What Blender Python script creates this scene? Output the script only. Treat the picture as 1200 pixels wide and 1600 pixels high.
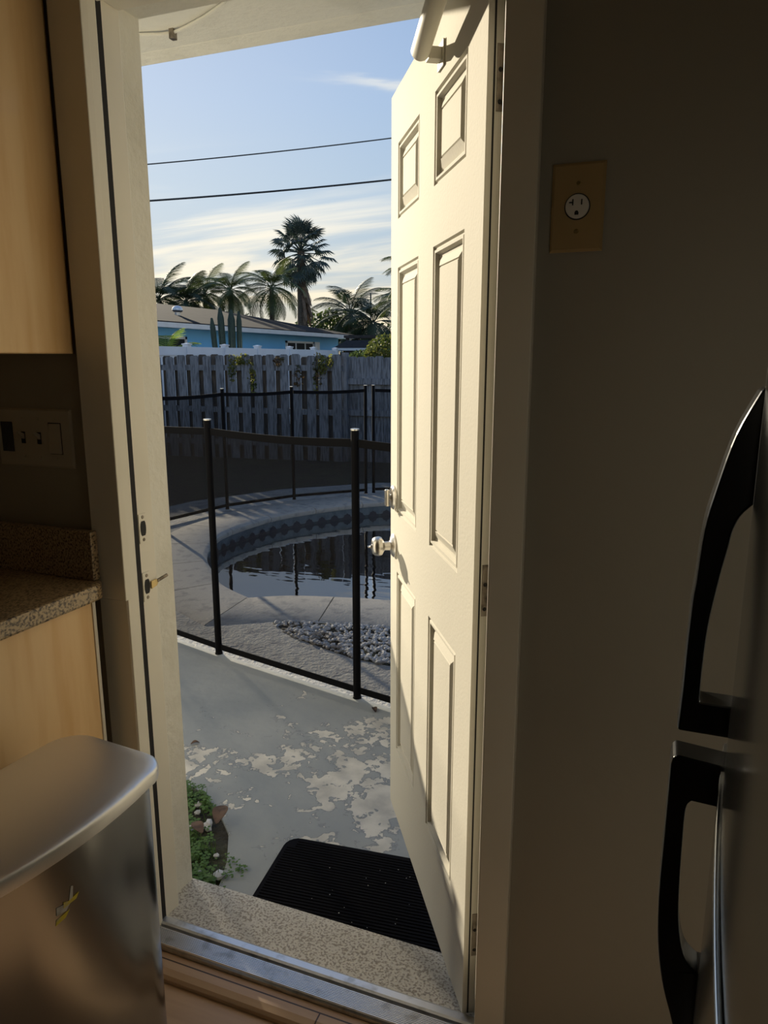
import bpy, bmesh, math, random
from mathutils import Vector, Matrix, noise as mnoise
from mathutils.geometry import tessellate_polygon
for o in list(bpy.data.objects): bpy.data.objects.remove(o)
SC = bpy.context.scene
COL = SC.collection
R = math.radians
random.seed(7)

# ---------------------------------------------------------------- camera
cam_d = bpy.data.cameras.new('camera'); cam = bpy.data.objects.new('camera', cam_d); COL.objects.link(cam)
cam_d.sensor_fit = 'VERTICAL'; cam_d.sensor_height = 24.0; cam_d.lens = 24.0 * 1132.3 / 1600.0
cam_d.clip_start = 0.02; cam_d.clip_end = 300
cam.location = (0, 0, 1.405)
cam.rotation_euler = (R(90) - 0.2089, 0, R(21.12))
SC.camera = cam

# ---------------------------------------------------------------- view
vs = SC.view_settings
vs.view_transform = 'Standard'; vs.look = 'None'; vs.gamma = 1.0; vs.exposure = 0.14
vs.use_curve_mapping = False

# ---------------------------------------------------------------- sun
SUN_AZ, SUN_EL = R(-53.5), R(14.4)
sdir = Vector((math.sin(SUN_AZ) * math.cos(SUN_EL), math.cos(SUN_AZ) * math.cos(SUN_EL), math.sin(SUN_EL)))
sun_d = bpy.data.lights.new('sun', 'SUN'); sun = bpy.data.objects.new('sun', sun_d); COL.objects.link(sun)
sun_d.energy = 8.4; sun_d.color = (1.0, 0.88, 0.67); sun_d.angle = R(0.6)
sun.rotation_euler = sdir.to_track_quat('Z', 'Y').to_euler()
sun.location = (-6, 5, 6)

# ---------------------------------------------------------------- world
W = bpy.data.worlds.new('sky'); SC.world = W; W.use_nodes = True
nt = W.node_tree; nt.nodes.clear()
def N(t, **k):
    n = nt.nodes.new(t)
    for a, b in k.items(): setattr(n, a, b)
    return n
def LK(a, b): nt.links.new(a, b)
out = N('ShaderNodeOutputWorld'); bg = N('ShaderNodeBackground'); bg.inputs['Strength'].default_value = 0.93
tc = N('ShaderNodeTexCoord'); sx = N('ShaderNodeSeparateXYZ'); LK(tc.outputs['Generated'], sx.inputs[0])
def M_(op, a, b=None, c=None, clamp=False):
    n = N('ShaderNodeMath', operation=op); n.use_clamp = clamp
    for i, v in enumerate((a, b, c)):
        if v is None: continue
        if isinstance(v, (int, float)): n.inputs[i].default_value = v
        else: LK(v, n.inputs[i])
    return n.outputs[0]
ramp = N('ShaderNodeValToRGB'); LK(sx.outputs['Z'], ramp.inputs[0])
er = ramp.color_ramp
er.elements[0].position = 0.0; er.elements[0].color = (0.62, 0.55, 0.42, 1)
er.elements[1].position = 1.0; er.elements[1].color = (0.16, 0.28, 0.55, 1)
for p, c in [(0.06, (0.52, 0.54, 0.50)), (0.12, (0.38, 0.50, 0.60)), (0.20, (0.32, 0.48, 0.66)), (0.30, (0.26, 0.43, 0.68)), (0.42, (0.20, 0.36, 0.64))]:
    e = er.elements.new(p); e.color = (*c, 1)
# streaky clouds on a flat layer
zz = M_('ADD', sx.outputs['Z'], 0.10)
cx = M_('DIVIDE', sx.outputs['X'], zz); cy = M_('DIVIDE', sx.outputs['Y'], zz)
cmb = N('ShaderNodeCombineXYZ'); LK(cx, cmb.inputs[0]); LK(cy, cmb.inputs[1])
mp = N('ShaderNodeMapping'); LK(cmb.outputs[0], mp.inputs[0])
mp.inputs['Rotation'].default_value = (0, 0, R(-28)); mp.inputs['Scale'].default_value = (0.22, 0.95, 1); mp.inputs['Location'].default_value = (0.3, 1.7, 0)
nz = N('ShaderNodeTexNoise'); LK(mp.outputs[0], nz.inputs['Vector']); nz.inputs['Scale'].default_value = 1.5; nz.inputs['Detail'].default_value = 6; nz.inputs['Roughness'].default_value = 0.55; nz.inputs['Distortion'].default_value = 0.5
mr = N('ShaderNodeMapRange'); LK(nz.outputs['Fac'], mr.inputs[0]); mr.inputs[1].default_value = 0.41; mr.inputs[2].default_value = 0.60; mr.interpolation_type = 'SMOOTHSTEP'
low = N('ShaderNodeMapRange'); LK(sx.outputs['Z'], low.inputs[0]); low.inputs[1].default_value = 0.27; low.inputs[2].default_value = 0.15; low.interpolation_type = 'SMOOTHSTEP'
lowf = M_('MULTIPLY', mr.outputs[0], low.outputs[0])
# a single high wisp
def gauss(v, s):
    return M_('EXPONENT', M_('MULTIPLY', M_('MULTIPLY', v, v), -1.0 / (s * s)))
wc = Vector((-0.385, 0.865, 0.322)).normalized(); wt = Vector((0.925, 0.37, -0.085)).normalized(); wu = wc.cross(wt).normalized()
def dotv(v):
    n = N('ShaderNodeVectorMath', operation='DOT_PRODUCT'); LK(tc.outputs['Generated'], n.inputs[0]); n.inputs[1].default_value = v; return n.outputs['Value']
nw = N('ShaderNodeTexNoise'); mpw = N('ShaderNodeMapping'); LK(tc.outputs['Generated'], mpw.inputs[0]); mpw.inputs['Scale'].default_value = (7, 7, 60); LK(mpw.outputs[0], nw.inputs['Vector']); nw.inputs['Scale'].default_value = 1.4; nw.inputs['Detail'].default_value = 6
dv = M_('ADD', dotv(wu), M_('MULTIPLY', M_('SUBTRACT', nw.outputs['Fac'], 0.5), 0.05))
wisp = M_('MULTIPLY', M_('MULTIPLY', gauss(dotv(wt), 0.070), gauss(dv, 0.0075)), M_('MULTIPLY', nw.outputs['Fac'], 1.1))
cf = M_('ADD', M_('MULTIPLY', lowf, 0.85), wisp, clamp=True)
crm = N('ShaderNodeValToRGB'); LK(sx.outputs['Z'], crm.inputs[0])
crm.color_ramp.elements[0].position = 0.03; crm.color_ramp.elements[0].color = (0.92, 0.80, 0.56, 1)
crm.color_ramp.elements[1].position = 0.2; crm.color_ramp.elements[1].color = (0.80, 0.80, 0.74, 1)
mx = N('ShaderNodeMix', data_type='RGBA'); LK(cf, mx.inputs['Factor']); LK(ramp.outputs[0], mx.inputs[6]); LK(crm.outputs[0], mx.inputs[7])
# glow of the low sun on the left
gd = M_('MAXIMUM', dotv(Vector(sdir)), 0.0); gl = M_('POWER', gd, 5.0)
gc = N('ShaderNodeMix', data_type='RGBA', blend_type='ADD'); gc.inputs['Factor'].default_value = 1.0
gs = N('ShaderNodeVectorMath', operation='SCALE'); gs.inputs[0].default_value = (0.34, 0.27, 0.17); LK(gl, gs.inputs['Scale'])
LK(mx.outputs[2], gc.inputs[6]); LK(gs.outputs[0], gc.inputs[7])
LK(gc.outputs[2], bg.inputs['Color']); LK(bg.outputs[0], out.inputs[0])

# ---------------------------------------------------------------- materials
def srgb(r, g, b):
    f = lambda c: (c / 255 / 12.92) if c <= 10 else (((c / 255) + 0.055) / 1.055) ** 2.4
    return (f(r), f(g), f(b), 1)
def mat(name, col, rough=0.6, metal=0.0, noise=None, bump=None, spec=0.5, coat=0.0, scl=(1, 1, 1), emit=None, trans=0):
    """noise=(scale, other colour, lo, hi, detail); bump=(scale, strength, distance)"""
    m = bpy.data.materials.new(name); m.use_nodes = True; t = m.node_tree; b = t.nodes['Principled BSDF']
    c = col if len(col) == 4 else (*col, 1)
    b.inputs['Base Color'].default_value = c; b.inputs['Roughness'].default_value = rough; b.inputs['Metallic'].default_value = metal
    b.inputs['Specular IOR Level'].default_value = spec; b.inputs['Coat Weight'].default_value = coat
    tcn = t.nodes.new('ShaderNodeTexCoord'); mpn = t.nodes.new('ShaderNodeMapping'); mpn.inputs['Scale'].default_value = scl
    t.links.new(tcn.outputs['Object'], mpn.inputs[0])
    if noise:
        n = t.nodes.new('ShaderNodeTexNoise'); n.inputs['Scale'].default_value = noise[0]; n.inputs['Detail'].default_value = noise[4] if len(noise) > 4 else 5
        t.links.new(mpn.outputs[0], n.inputs['Vector'])
        r_ = t.nodes.new('ShaderNodeMapRange'); r_.inputs[1].default_value = noise[2]; r_.inputs[2].default_value = noise[3]; r_.interpolation_type = 'SMOOTHSTEP'
        t.links.new(n.outputs['Fac'], r_.inputs[0])
        x = t.nodes.new('ShaderNodeMix'); x.data_type = 'RGBA'; t.links.new(r_.outputs[0], x.inputs['Factor'])
        x.inputs[6].default_value = c; o2 = noise[1]; x.inputs[7].default_value = o2 if len(o2) == 4 else (*o2, 1)
        t.links.new(x.outputs[2], b.inputs['Base Color'])
    if bump:
        n = t.nodes.new('ShaderNodeTexNoise'); n.inputs['Scale'].default_value = bump[0]; n.inputs['Detail'].default_value = 5
        t.links.new(mpn.outputs[0], n.inputs['Vector'])
        u = t.nodes.new('ShaderNodeBump'); u.inputs['Strength'].default_value = bump[1]; u.inputs['Distance'].default_value = bump[2]
        t.links.new(n.outputs['Fac'], u.inputs['Height']); t.links.new(u.outputs[0], b.inputs['Normal'])
    return m
M = {}
M['trim'] = mat('cream_gloss_paint', (0.84, 0.80, 0.70), 0.45, bump=(18, 0.15, 0.004), noise=(3, (0.78, 0.74, 0.63), .4, .8))
M['outwall'] = mat('rough_white_stucco', (0.80, 0.78, 0.70), 0.8, bump=(45, 0.5, 0.008), noise=(5, (0.70, 0.68, 0.60), .45, .75))
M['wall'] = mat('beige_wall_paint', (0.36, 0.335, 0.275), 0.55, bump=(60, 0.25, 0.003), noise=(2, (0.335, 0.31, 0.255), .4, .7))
M['room'] = mat('pale_bounce_paint', (0.70, 0.68, 0.62), 0.7, bump=(60, 0.2, 0.003), noise=(2, (0.66, 0.64, 0.58), .4, .7))  # paler than the doorway wall, chosen to bounce more light through the room
M['door'] = mat('cream_textured_door_paint', (0.61, 0.58, 0.50), 0.8, spec=.08, bump=(150, 0.35, 0.0012))
M['dark_gap'] = mat('black_weatherstrip', (0.012, 0.010, 0.010), 0.8)
M['nickel'] = mat('satin_nickel', (0.62, 0.59, 0.54), 0.28, 1.0, bump=(200, .05, .001))
M['brass'] = mat('worn_brass', (0.55, 0.42, 0.20), 0.35, 1.0, noise=(60, (0.25, 0.2, 0.12), .45, .7))
M['hinge'] = mat('tarnished_hinge_steel', (0.30, 0.26, 0.21), 0.45, 0.8, noise=(40, (0.12, 0.10, 0.08), .45, .7))
M['alum'] = mat('mill_aluminium', (0.66, 0.66, 0.66), 0.38, 0.9, noise=(30, (0.45, 0.44, 0.42), .5, .75))
M['maple'] = mat('honey_maple', srgb(240, 204, 152), 0.42, noise=(7, srgb(228, 184, 126), .35, .7), scl=(3, 3, 0.35), coat=0.15)
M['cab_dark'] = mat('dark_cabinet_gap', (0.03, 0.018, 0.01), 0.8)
M['granite'] = mat('speckled_granite', (0.46, 0.34, 0.20), 0.3, noise=(190, (0.05, 0.03, 0.02), .42, .64, 12), scl=(1.6, .8, 1), coat=.2)
M['rubber'] = mat('black_plastic', (0.012, 0.012, 0.012), 0.38)
M['gloss_black'] = mat('black_gloss_handle', (0.006, 0.006, 0.006), 0.22, bump=(200, .04, .0006))
M['steel'] = mat('brushed_stainless', (0.33, 0.33, 0.325), 0.22, 1.0, scl=(1, 1, 120), bump=(9, .03, .0004))
def aniso(m, a_):
    t = m.node_tree; b = t.nodes['Principled BSDF']; g_ = t.nodes.new('ShaderNodeTangent'); g_.direction_type = 'RADIAL'; g_.axis = 'Z'
    t.links.new(g_.outputs[0], b.inputs['Tangent']); b.inputs['Anisotropic'].default_value = a_
aniso(M['steel'], .35)
M['lid'] = mat('lid_stainless', (0.72, 0.72, 0.72), 0.36, 0.9, bump=(8, .03, .0005))
M['fridge'] = mat('fridge_stainless', (0.46, 0.47, 0.47), 0.14, 0.95, scl=(1, 90, 1), bump=(9, .03, .0004))
M['floor'] = mat('floor_wood', srgb(196, 164, 132), 0.4)
M['sill'] = mat('pebbly_sill', (0.66, 0.62, 0.54), 0.9, noise=(170, (0.34, 0.30, 0.25), .46, .62, 3), bump=(170, .7, .004))
M['mat'] = mat('black_ribbed_mat', (0.006, 0.006, 0.008), 0.95, spec=.1)
M['plate_tan'] = mat('tan_outlet_plate', (0.42, 0.30, 0.14), 0.4, bump=(50, .1, .001))
M['plate_white'] = mat('ivory_switch_plate', (0.48, 0.44, 0.36), 0.4, bump=(50, .05, .001))
M['receptacle'] = mat('white_receptacle', (0.74, 0.72, 0.68), 0.35, bump=(50, .05, .001))
M['slot'] = mat('slot_black', (0.01, 0.01, 0.01), 0.7)
M['pole'] = mat('black_pole_coat', (0.004, 0.004, 0.005), 0.6, spec=.06, bump=(70, .05, .001))
M['poolwall'] = mat('pool_plaster', (0.17, 0.32, 0.37), 0.7, noise=(1.5, (0.12, 0.25, 0.31), .4, .7))
M['tile'] = mat('dark_scallop_tile', (0.015, 0.022, 0.04), 0.3)
M['tileband'] = mat('waterline_band', (0.14, 0.19, 0.22), 0.35, noise=(12, (0.08, 0.12, 0.15), .4, .7))
M['coping'] = mat('pool_coping_stone', (0.56, 0.52, 0.45), 0.85, noise=(14, (0.38, 0.36, 0.33), .48, .72), bump=(60, .5, .006))
M['deck'] = mat('textured_pool_deck', (0.50, 0.48, 0.43), 0.9, noise=(9, (0.33, 0.32, 0.31), .45, .7), bump=(45, 1.0, .014))
M['dirt'] = mat('leaf_litter_ground', (0.04, 0.036, 0.028), 0.95, noise=(4, (0.065, 0.07, 0.035), .4, .7, 9), bump=(12, 1, .08))
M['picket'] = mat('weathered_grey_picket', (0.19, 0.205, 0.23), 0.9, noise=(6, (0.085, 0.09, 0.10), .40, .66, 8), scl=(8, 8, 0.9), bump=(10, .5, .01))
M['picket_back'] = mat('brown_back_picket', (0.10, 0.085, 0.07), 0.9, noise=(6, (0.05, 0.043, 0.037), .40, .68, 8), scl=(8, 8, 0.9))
M['vinyl'] = mat('white_vinyl', (0.78, 0.79, 0.82), 0.35, noise=(2, (0.72, 0.73, 0.76), .4, .7))
M['bluewall'] = mat('sky_blue_stucco', (0.22, 0.58, 0.93), 0.8, bump=(30, .3, .01), noise=(1, (0.20, 0.55, 0.90), .4, .7))
M['shingle'] = mat('grey_brown_shingle', (0.028, 0.025, 0.025), 0.95, spec=.1, noise=(3, (0.018, 0.017, 0.018), .4, .65, 8), scl=(5, 0.7, 5))
M['white'] = mat('white_fascia', (0.75, 0.74, 0.72), 0.5, noise=(3, (0.7, 0.69, 0.66), .4, .7))
M['glassdark'] = mat('dark_window_pane', (0.02, 0.022, 0.026), 0.6, spec=.1, bump=(2, .02, .01))
M['cactus'] = mat('cactus_green', (0.025, 0.05, 0.035), 0.6, noise=(20, (0.015, 0.035, 0.028), .4, .7))
M['trunk'] = mat('palm_trunk', (0.13, 0.095, 0.07), 0.95, noise=(14, (0.06, 0.045, 0.035), .4, .7), scl=(1, 1, 3), bump=(14, 1, .03))
M['deadfrond'] = mat('dry_frond_brown', (0.20, 0.13, 0.085), 0.9, noise=(20, (0.12, 0.08, 0.05), .4, .7))
def leafmat(name, c1, c2, tr=0.35):
    m = mat(name, c1, 0.55, noise=(2.5, c2, .35, .65)); t = m.node_tree; b = t.nodes['Principled BSDF']
    o = t.nodes['Material Output']; tl = t.nodes.new('ShaderNodeBsdfTranslucent'); ms = t.nodes.new('ShaderNodeMixShader'); ms.inputs[0].default_value = tr
    for l in b.inputs['Base Color'].links: t.links.new(l.from_socket, tl.inputs[0])
    t.links.new(b.outputs[0], ms.inputs[1]); t.links.new(tl.outputs[0], ms.inputs[2]); t.links.new(ms.outputs[0], o.inputs[0]); return m
M['frond'] = leafmat('coconut_frond_green', (0.05, 0.075, 0.018), (0.09, 0.11, 0.025), .3)
M['frond_dark'] = leafmat('dark_frond_green', (0.025, 0.045, 0.018), (0.045, 0.06, 0.02), .2)
M['fan'] = leafmat('blue_green_fan', (0.055, 0.085, 0.07), (0.035, 0.055, 0.05), .15)
M['bush'] = leafmat('bush_green', (0.10, 0.14, 0.03), (0.05, 0.075, 0.02))
M['vine'] = leafmat('vine_yellow_green', (0.20, 0.20, 0.04), (0.06, 0.085, 0.02), .5)
M['vine_dark'] = leafmat('vine_dark_green', (0.04, 0.055, 0.02), (0.10, 0.06, 0.03), .3)
M['clover'] = leafmat('clover_green', (0.09, 0.17, 0.03), (0.05, 0.11, 0.02), .3)
M['lime'] = leafmat('lime_palm', (0.30, 0.36, 0.05), (0.14, 0.22, 0.03), .5)
M['leafdead'] = mat('dead_leaf', (0.11, 0.065, 0.04), 0.8, noise=(30, (0.05, 0.028, 0.02), .4, .7))
M['pebble'] = mat('white_pebble', (0.55, 0.55, 0.55), 0.7, noise=(5, (0.34, 0.31, 0.28), .50, .68, 4), bump=(30, .3, .004))
M['yellow'] = mat('yellow_sticker_paper', (0.70, 0.58, 0.05), 0.6, noise=(60, (0.55, 0.5, 0.3), .5, .7))
M['stickwhite'] = mat('torn_white_paper', (0.55, 0.54, 0.52), 0.7, noise=(60, (0.35, 0.34, 0.3), .5, .7))
M['cable'] = mat('dark_cable', (0.02, 0.025, 0.03), 0.6)
M['shed'] = mat('dark_shed_wood', (0.05, 0.04, 0.035), 0.9, noise=(5, (0.08, 0.065, 0.05), .4, .7))
M['closer'] = mat('cream_closer_paint', (0.62, 0.59, 0.50), 0.55, spec=.2, bump=(30, .05, .001))

# wood floor: planks along X
def floor_mat():
    m = M['floor']; t = m.node_tree; b = t.nodes['Principled BSDF']
    tcn = t.nodes.new('ShaderNodeTexCoord'); br = t.nodes.new('ShaderNodeTexBrick'); t.links.new(tcn.outputs['Object'], br.inputs[0])
    br.inputs['Scale'].default_value = 1; br.inputs['Brick Width'].default_value = 1.2; br.inputs['Row Height'].default_value = 0.13
    br.inputs['Mortar Size'].default_value = 0.0018; br.inputs['Color1'].default_value = srgb(200, 168, 134); br.inputs['Color2'].default_value = srgb(182, 148, 116); br.inputs['Mortar'].default_value = srgb(70, 52, 38)
    n = t.nodes.new('ShaderNodeTexNoise'); mp_ = t.nodes.new('ShaderNodeMapping'); mp_.inputs['Scale'].default_value = (2, 26, 1); t.links.new(tcn.outputs['Object'], mp_.inputs[0]); t.links.new(mp_.outputs[0], n.inputs['Vector']); n.inputs['Scale'].default_value = 2; n.inputs['Detail'].default_value = 6
    x = t.nodes.new('ShaderNodeMix'); x.data_type = 'RGBA'; x.blend_type = 'MULTIPLY'; x.inputs[0].default_value = .6
    r_ = t.nodes.new('ShaderNodeMapRange'); t.links.new(n.outputs['Fac'], r_.inputs[0]); r_.inputs[3].default_value = .6; r_.inputs[4].default_value = 1.2
    t.links.new(br.outputs[0], x.inputs[6]); t.links.new(r_.outputs[0], x.inputs[7]); t.links.new(x.outputs[2], b.inputs['Base Color'])
floor_mat()

# painted concrete with flaking patches
def patio_mat():
    m = mat('flaking_painted_concrete', (0.3, 0.33, 0.35), 0.75); t = m.node_tree; b = t.nodes['Principled BSDF']
    L_ = t.links.new; nn = t.nodes.new
    tcn = nn('ShaderNodeTexCoord')
    def noise_(s, d, dist=0):
        n = nn('ShaderNodeTexNoise'); n.inputs['Scale'].default_value = s; n.inputs['Detail'].default_value = d; n.inputs['Distortion'].default_value = dist; L_(tcn.outputs['Object'], n.inputs['Vector']); return n.outputs['Fac']
    def mth(op, a, b_=None, cl=False):
        n = nn('ShaderNodeMath'); n.operation = op; n.use_clamp = cl
        for i, v in enumerate((a, b_)):
            if v is None: continue
            if isinstance(v, (int, float)): n.inputs[i].default_value = v
            else: L_(v, n.inputs[i])
        return n.outputs[0]
    sp = nn('ShaderNodeSeparateXYZ'); L_(tcn.outputs['Object'], sp.inputs[0])
    dx = mth('DIVIDE', mth('ADD', sp.outputs[0], 0.93), 0.62); dy = mth('DIVIDE', mth('SUBTRACT', sp.outputs[1], 2.22), 0.50)
    dist = mth('SQRT', mth('ADD', mth('MULTIPLY', dx, dx), mth('MULTIPLY', dy, dy)))
    bias = mth('MULTIPLY', mth('SUBTRACT', 1.0, mth('MINIMUM', dist, 2.1)), 0.085)
    a = mth('ADD', mth('ADD', mth('MULTIPLY', noise_(5.0, 14, 0.5), .50), mth('ADD', mth('MULTIPLY', noise_(15, 12, 0.8), .30), mth('MULTIPLY', noise_(42, 8, 0.6), .20))), bias)
    def rng(v, lo, hi):
        r_ = nn('ShaderNodeMapRange'); r_.inputs[1].default_value = lo; r_.inputs[2].default_value = hi; L_(v, r_.inputs[0]); return r_.outputs[0]
    patch = rng(a, .548, .562)
    rim = mth('SUBTRACT', rng(a, .530, .544), patch)
    base = nn('ShaderNodeMix'); base.data_type = 'RGBA'; L_(rng(noise_(2.2, 8), .35, .7), base.inputs[0]); base.inputs[6].default_value = (0.26, 0.275, 0.27, 1); base.inputs[7].default_value = (0.38, 0.38, 0.35, 1)
    pc = nn('ShaderNodeMix'); pc.data_type = 'RGBA'; L_(rng(noise_(9, 8), .4, .65), pc.inputs[0]); pc.inputs[6].default_value = (0.66, 0.61, 0.51, 1); pc.inputs[7].default_value = (0.45, 0.42, 0.36, 1)
    m1 = nn('ShaderNodeMix'); m1.data_type = 'RGBA'; L_(patch, m1.inputs[0]); L_(base.outputs[2], m1.inputs[6]); L_(pc.outputs[2], m1.inputs[7])
    m2 = nn('ShaderNodeMix'); m2.data_type = 'RGBA'; L_(mth('MULTIPLY', rim, .5), m2.inputs[0]); L_(m1.outputs[2], m2.inputs[6]); m2.inputs[7].default_value = (0.16, 0.17, 0.18, 1)
    L_(m2.outputs[2], b.inputs['Base Color'])
    bp = nn('ShaderNodeBump'); bp.inputs['Strength'].default_value = .5; bp.inputs['Distance'].default_value = .01
    L_(mth('ADD', mth('MULTIPLY', noise_(22, 8), .5), mth('MULTIPLY', patch, -.3)), bp.inputs['Height']); L_(bp.outputs[0], b.inputs['Normal'])
    return m
M['patio'] = patio_mat()

# pool fence netting: fine weave, more opaque at a slant, as a woven net is
def net_mat():
    m = bpy.data.materials.new('black_fence_netting'); m.use_nodes = True; t = m.node_tree; t.nodes.clear(); L_ = t.links.new; nn = t.nodes.new
    o = nn('ShaderNodeOutputMaterial'); d = nn('ShaderNodeBsdfDiffuse'); d.inputs[0].default_value = (0.014, 0.013, 0.013, 1); tr = nn('ShaderNodeBsdfTransparent'); ms = nn('ShaderNodeMixShader')
    g = nn('ShaderNodeNewGeometry'); dp = nn('ShaderNodeVectorMath'); dp.operation = 'DOT_PRODUCT'; L_(g.outputs['Incoming'], dp.inputs[0]); L_(g.outputs['Normal'], dp.inputs[1])
    def mth(op, a, b_=None):
        n = nn('ShaderNodeMath'); n.operation = op
        for i, v in enumerate((a, b_)):
            if v is None: continue
            if isinstance(v, (int, float)): n.inputs[i].default_value = v
            else: L_(v, n.inputs[i])
        return n.outputs[0]
    c = mth('MAXIMUM', mth('ABSOLUTE', dp.outputs['Value']), .08)
    T = mth('POWER', 0.62, mth('POWER', mth('DIVIDE', 1.0, c), 1.6))
    L_(T, ms.inputs[0]); L_(d.outputs[0], ms.inputs[1]); L_(tr.outputs[0], ms.inputs[2]); L_(ms.outputs[0], o.inputs[0]); return m
M['net'] = net_mat()
def water_mat():
    m = bpy.data.materials.new('pool_water'); m.use_nodes = True; t = m.node_tree; t.nodes.clear(); L_ = t.links.new; nn = t.nodes.new
    o = nn('ShaderNodeOutputMaterial'); tr = nn('ShaderNodeBsdfTransparent'); tr.inputs[0].default_value = (0.50, 0.72, 0.78, 1); df = nn('ShaderNodeBsdfDiffuse'); df.inputs[0].default_value = (0.12, 0.36, 0.44, 1); m0 = nn('ShaderNodeMixShader'); m0.inputs[0].default_value = .85; L_(tr.outputs[0], m0.inputs[1]); L_(df.outputs[0], m0.inputs[2])
    gl = nn('ShaderNodeBsdfGlossy'); gl.inputs['Roughness'].default_value = 0.02; fr = nn('ShaderNodeFresnel'); fr.inputs['IOR'].default_value = 1.33; ms = nn('ShaderNodeMixShader')
    tcn = nn('ShaderNodeTexCoord'); n = nn('ShaderNodeTexNoise'); mp_ = nn('ShaderNodeMapping'); mp_.inputs['Scale'].default_value = (1.0, 2.4, 1); L_(tcn.outputs['Object'], mp_.inputs[0]); L_(mp_.outputs[0], n.inputs['Vector']); n.inputs['Scale'].default_value = 2.2; n.inputs['Detail'].default_value = 2
    b = nn('ShaderNodeBump'); b.inputs['Strength'].default_value = .16; b.inputs['Distance'].default_value = .02; L_(n.outputs['Fac'], b.inputs['Height'])
    L_(b.outputs[0], gl.inputs['Normal']); L_(b.outputs[0], fr.inputs['Normal'])
    L_(fr.outputs[0], ms.inputs[0]); L_(m0.outputs[0], ms.inputs[1]); L_(gl.outputs[0], ms.inputs[2]); L_(ms.outputs[0], o.inputs[0]); return m
M['water'] = water_mat()

# ---------------------------------------------------------------- mesh helpers
class MB:
    def __init__(s): s.v = []; s.f = []; s.mi = []; s.cur = 0
    def add(s, vs_, fs):
        o = len(s.v); s.v += [Vector(p) for p in vs_]; s.f += [tuple(i + o for i in f) for f in fs]; s.mi += [s.cur] * len(fs); return s
    def box(s, x0, y0, z0, x1, y1, z1, mx=None):
        p = [Vector((x, y, z)) for z in (z0, z1) for y in (y0, y1) for x in (x0, x1)]
        if mx: p = [mx @ q for q in p]
        return s.add(p, [(0, 2, 3, 1), (4, 5, 7, 6), (0, 1, 5, 4), (2, 6, 7, 3), (0, 4, 6, 2), (1, 3, 7, 5)])
    def quad(s, a, b, c, d): return s.add([a, b, c, d], [(0, 1, 2, 3)])
    def tube(s, pts, r, n=8, caps=True):
        pts = [Vector(p) for p in pts]; rr = r if isinstance(r, (list, tuple)) else [r] * len(pts)
        vs_ = []; fs = []; up = None
        for i, p in enumerate(pts):
            d = (pts[min(i + 1, len(pts) - 1)] - pts[max(i - 1, 0)]).normalized()
            if up is None: up = d.orthogonal().normalized()
            a = (up - d * up.dot(d)).normalized(); b = d.cross(a); up = a
            vs_ += [p + (a * math.cos(2 * math.pi * k / n) + b * math.sin(2 * math.pi * k / n)) * rr[i] for k in range(n)]
        for i in range(len(pts) - 1):
            for k in range(n): fs.append((i * n + k, i * n + (k + 1) % n, (i + 1) * n + (k + 1) % n, (i + 1) * n + k))
        if caps: fs += [tuple(reversed(range(n))), tuple(range((len(pts) - 1) * n, len(pts) * n))]
        return s.add(vs_, fs)
    def lathe(s, prof, org, axis, n=24):
        """prof = [(distance along axis, radius)]"""
        return s.tube([Vector(org) + Vector(axis).normalized() * a for a, _ in prof], [max(r_, 1e-4) for _, r_ in prof], n)
    def prism(s, poly, fn, a0, a1):
        """poly 2D; fn(u, v, a) -> 3D; between depth a0 and a1"""
        n = len(poly); vs_ = [fn(u, v, a0) for u, v in poly] + [fn(u, v, a1) for u, v in poly]
        tri = tessellate_polygon([[Vector((u, v, 0)) for u, v in poly]])
        fs = [tuple(t) for t in tri] + [tuple(n + i for i in reversed(t)) for t in tri] + [(i, (i + 1) % n, n + (i + 1) % n, n + i) for i in range(n)]
        return s.add(vs_, fs)
    def build(s, name, mats, root=None, smooth=False, bevel=0, tag_=None, fix=True):
        me = bpy.data.meshes.new(name); off = root_off(root)
        me.from_pydata([tuple(v - off) for v in s.v], [], s.f)
        for m_ in (mats if isinstance(mats, (list, tuple)) else [mats]): me.materials.append(m_)
        me.polygons.foreach_set('material_index', s.mi)
        if fix:
            bm = bmesh.new(); bm.from_mesh(me); bmesh.ops.recalc_face_normals(bm, faces=bm.faces); bm.to_mesh(me); bm.free()
        if smooth:
            for p in me.polygons: p.use_smooth = True
            me.set_sharp_from_angle(angle=R(38))
        ob = bpy.data.objects.new(name, me); COL.objects.link(ob)
        if root: ob.parent = root
        if bevel:
            b = ob.modifiers.new('bevel', 'BEVEL'); b.width = bevel; b.segments = 2; b.limit_method = 'ANGLE'; b.angle_limit = R(40)
        return ob
def root_off(root):
    o = Vector((0, 0, 0))
    while root: o += root.location; root = root.parent
    return o
def tag(o, label, cat, group=None, kind=None):
    o['label'] = label; o['category'] = cat
    if group: o['group'] = group
    if kind: o['kind'] = kind
    return o
def thing(name, loc, label, cat, group=None, kind=None):
    o = bpy.data.objects.new(name, None); COL.objects.link(o); o.location = loc; o.empty_display_size = .1
    return tag(o, label, cat, group, kind)
def struct(name, mb, m, label, cat, **k): return tag(mb.build(name, m, **k), label, cat, kind='structure')
def boxes(*bs):
    m = MB()
    for b in bs: m.box(*b)
    return m

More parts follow.
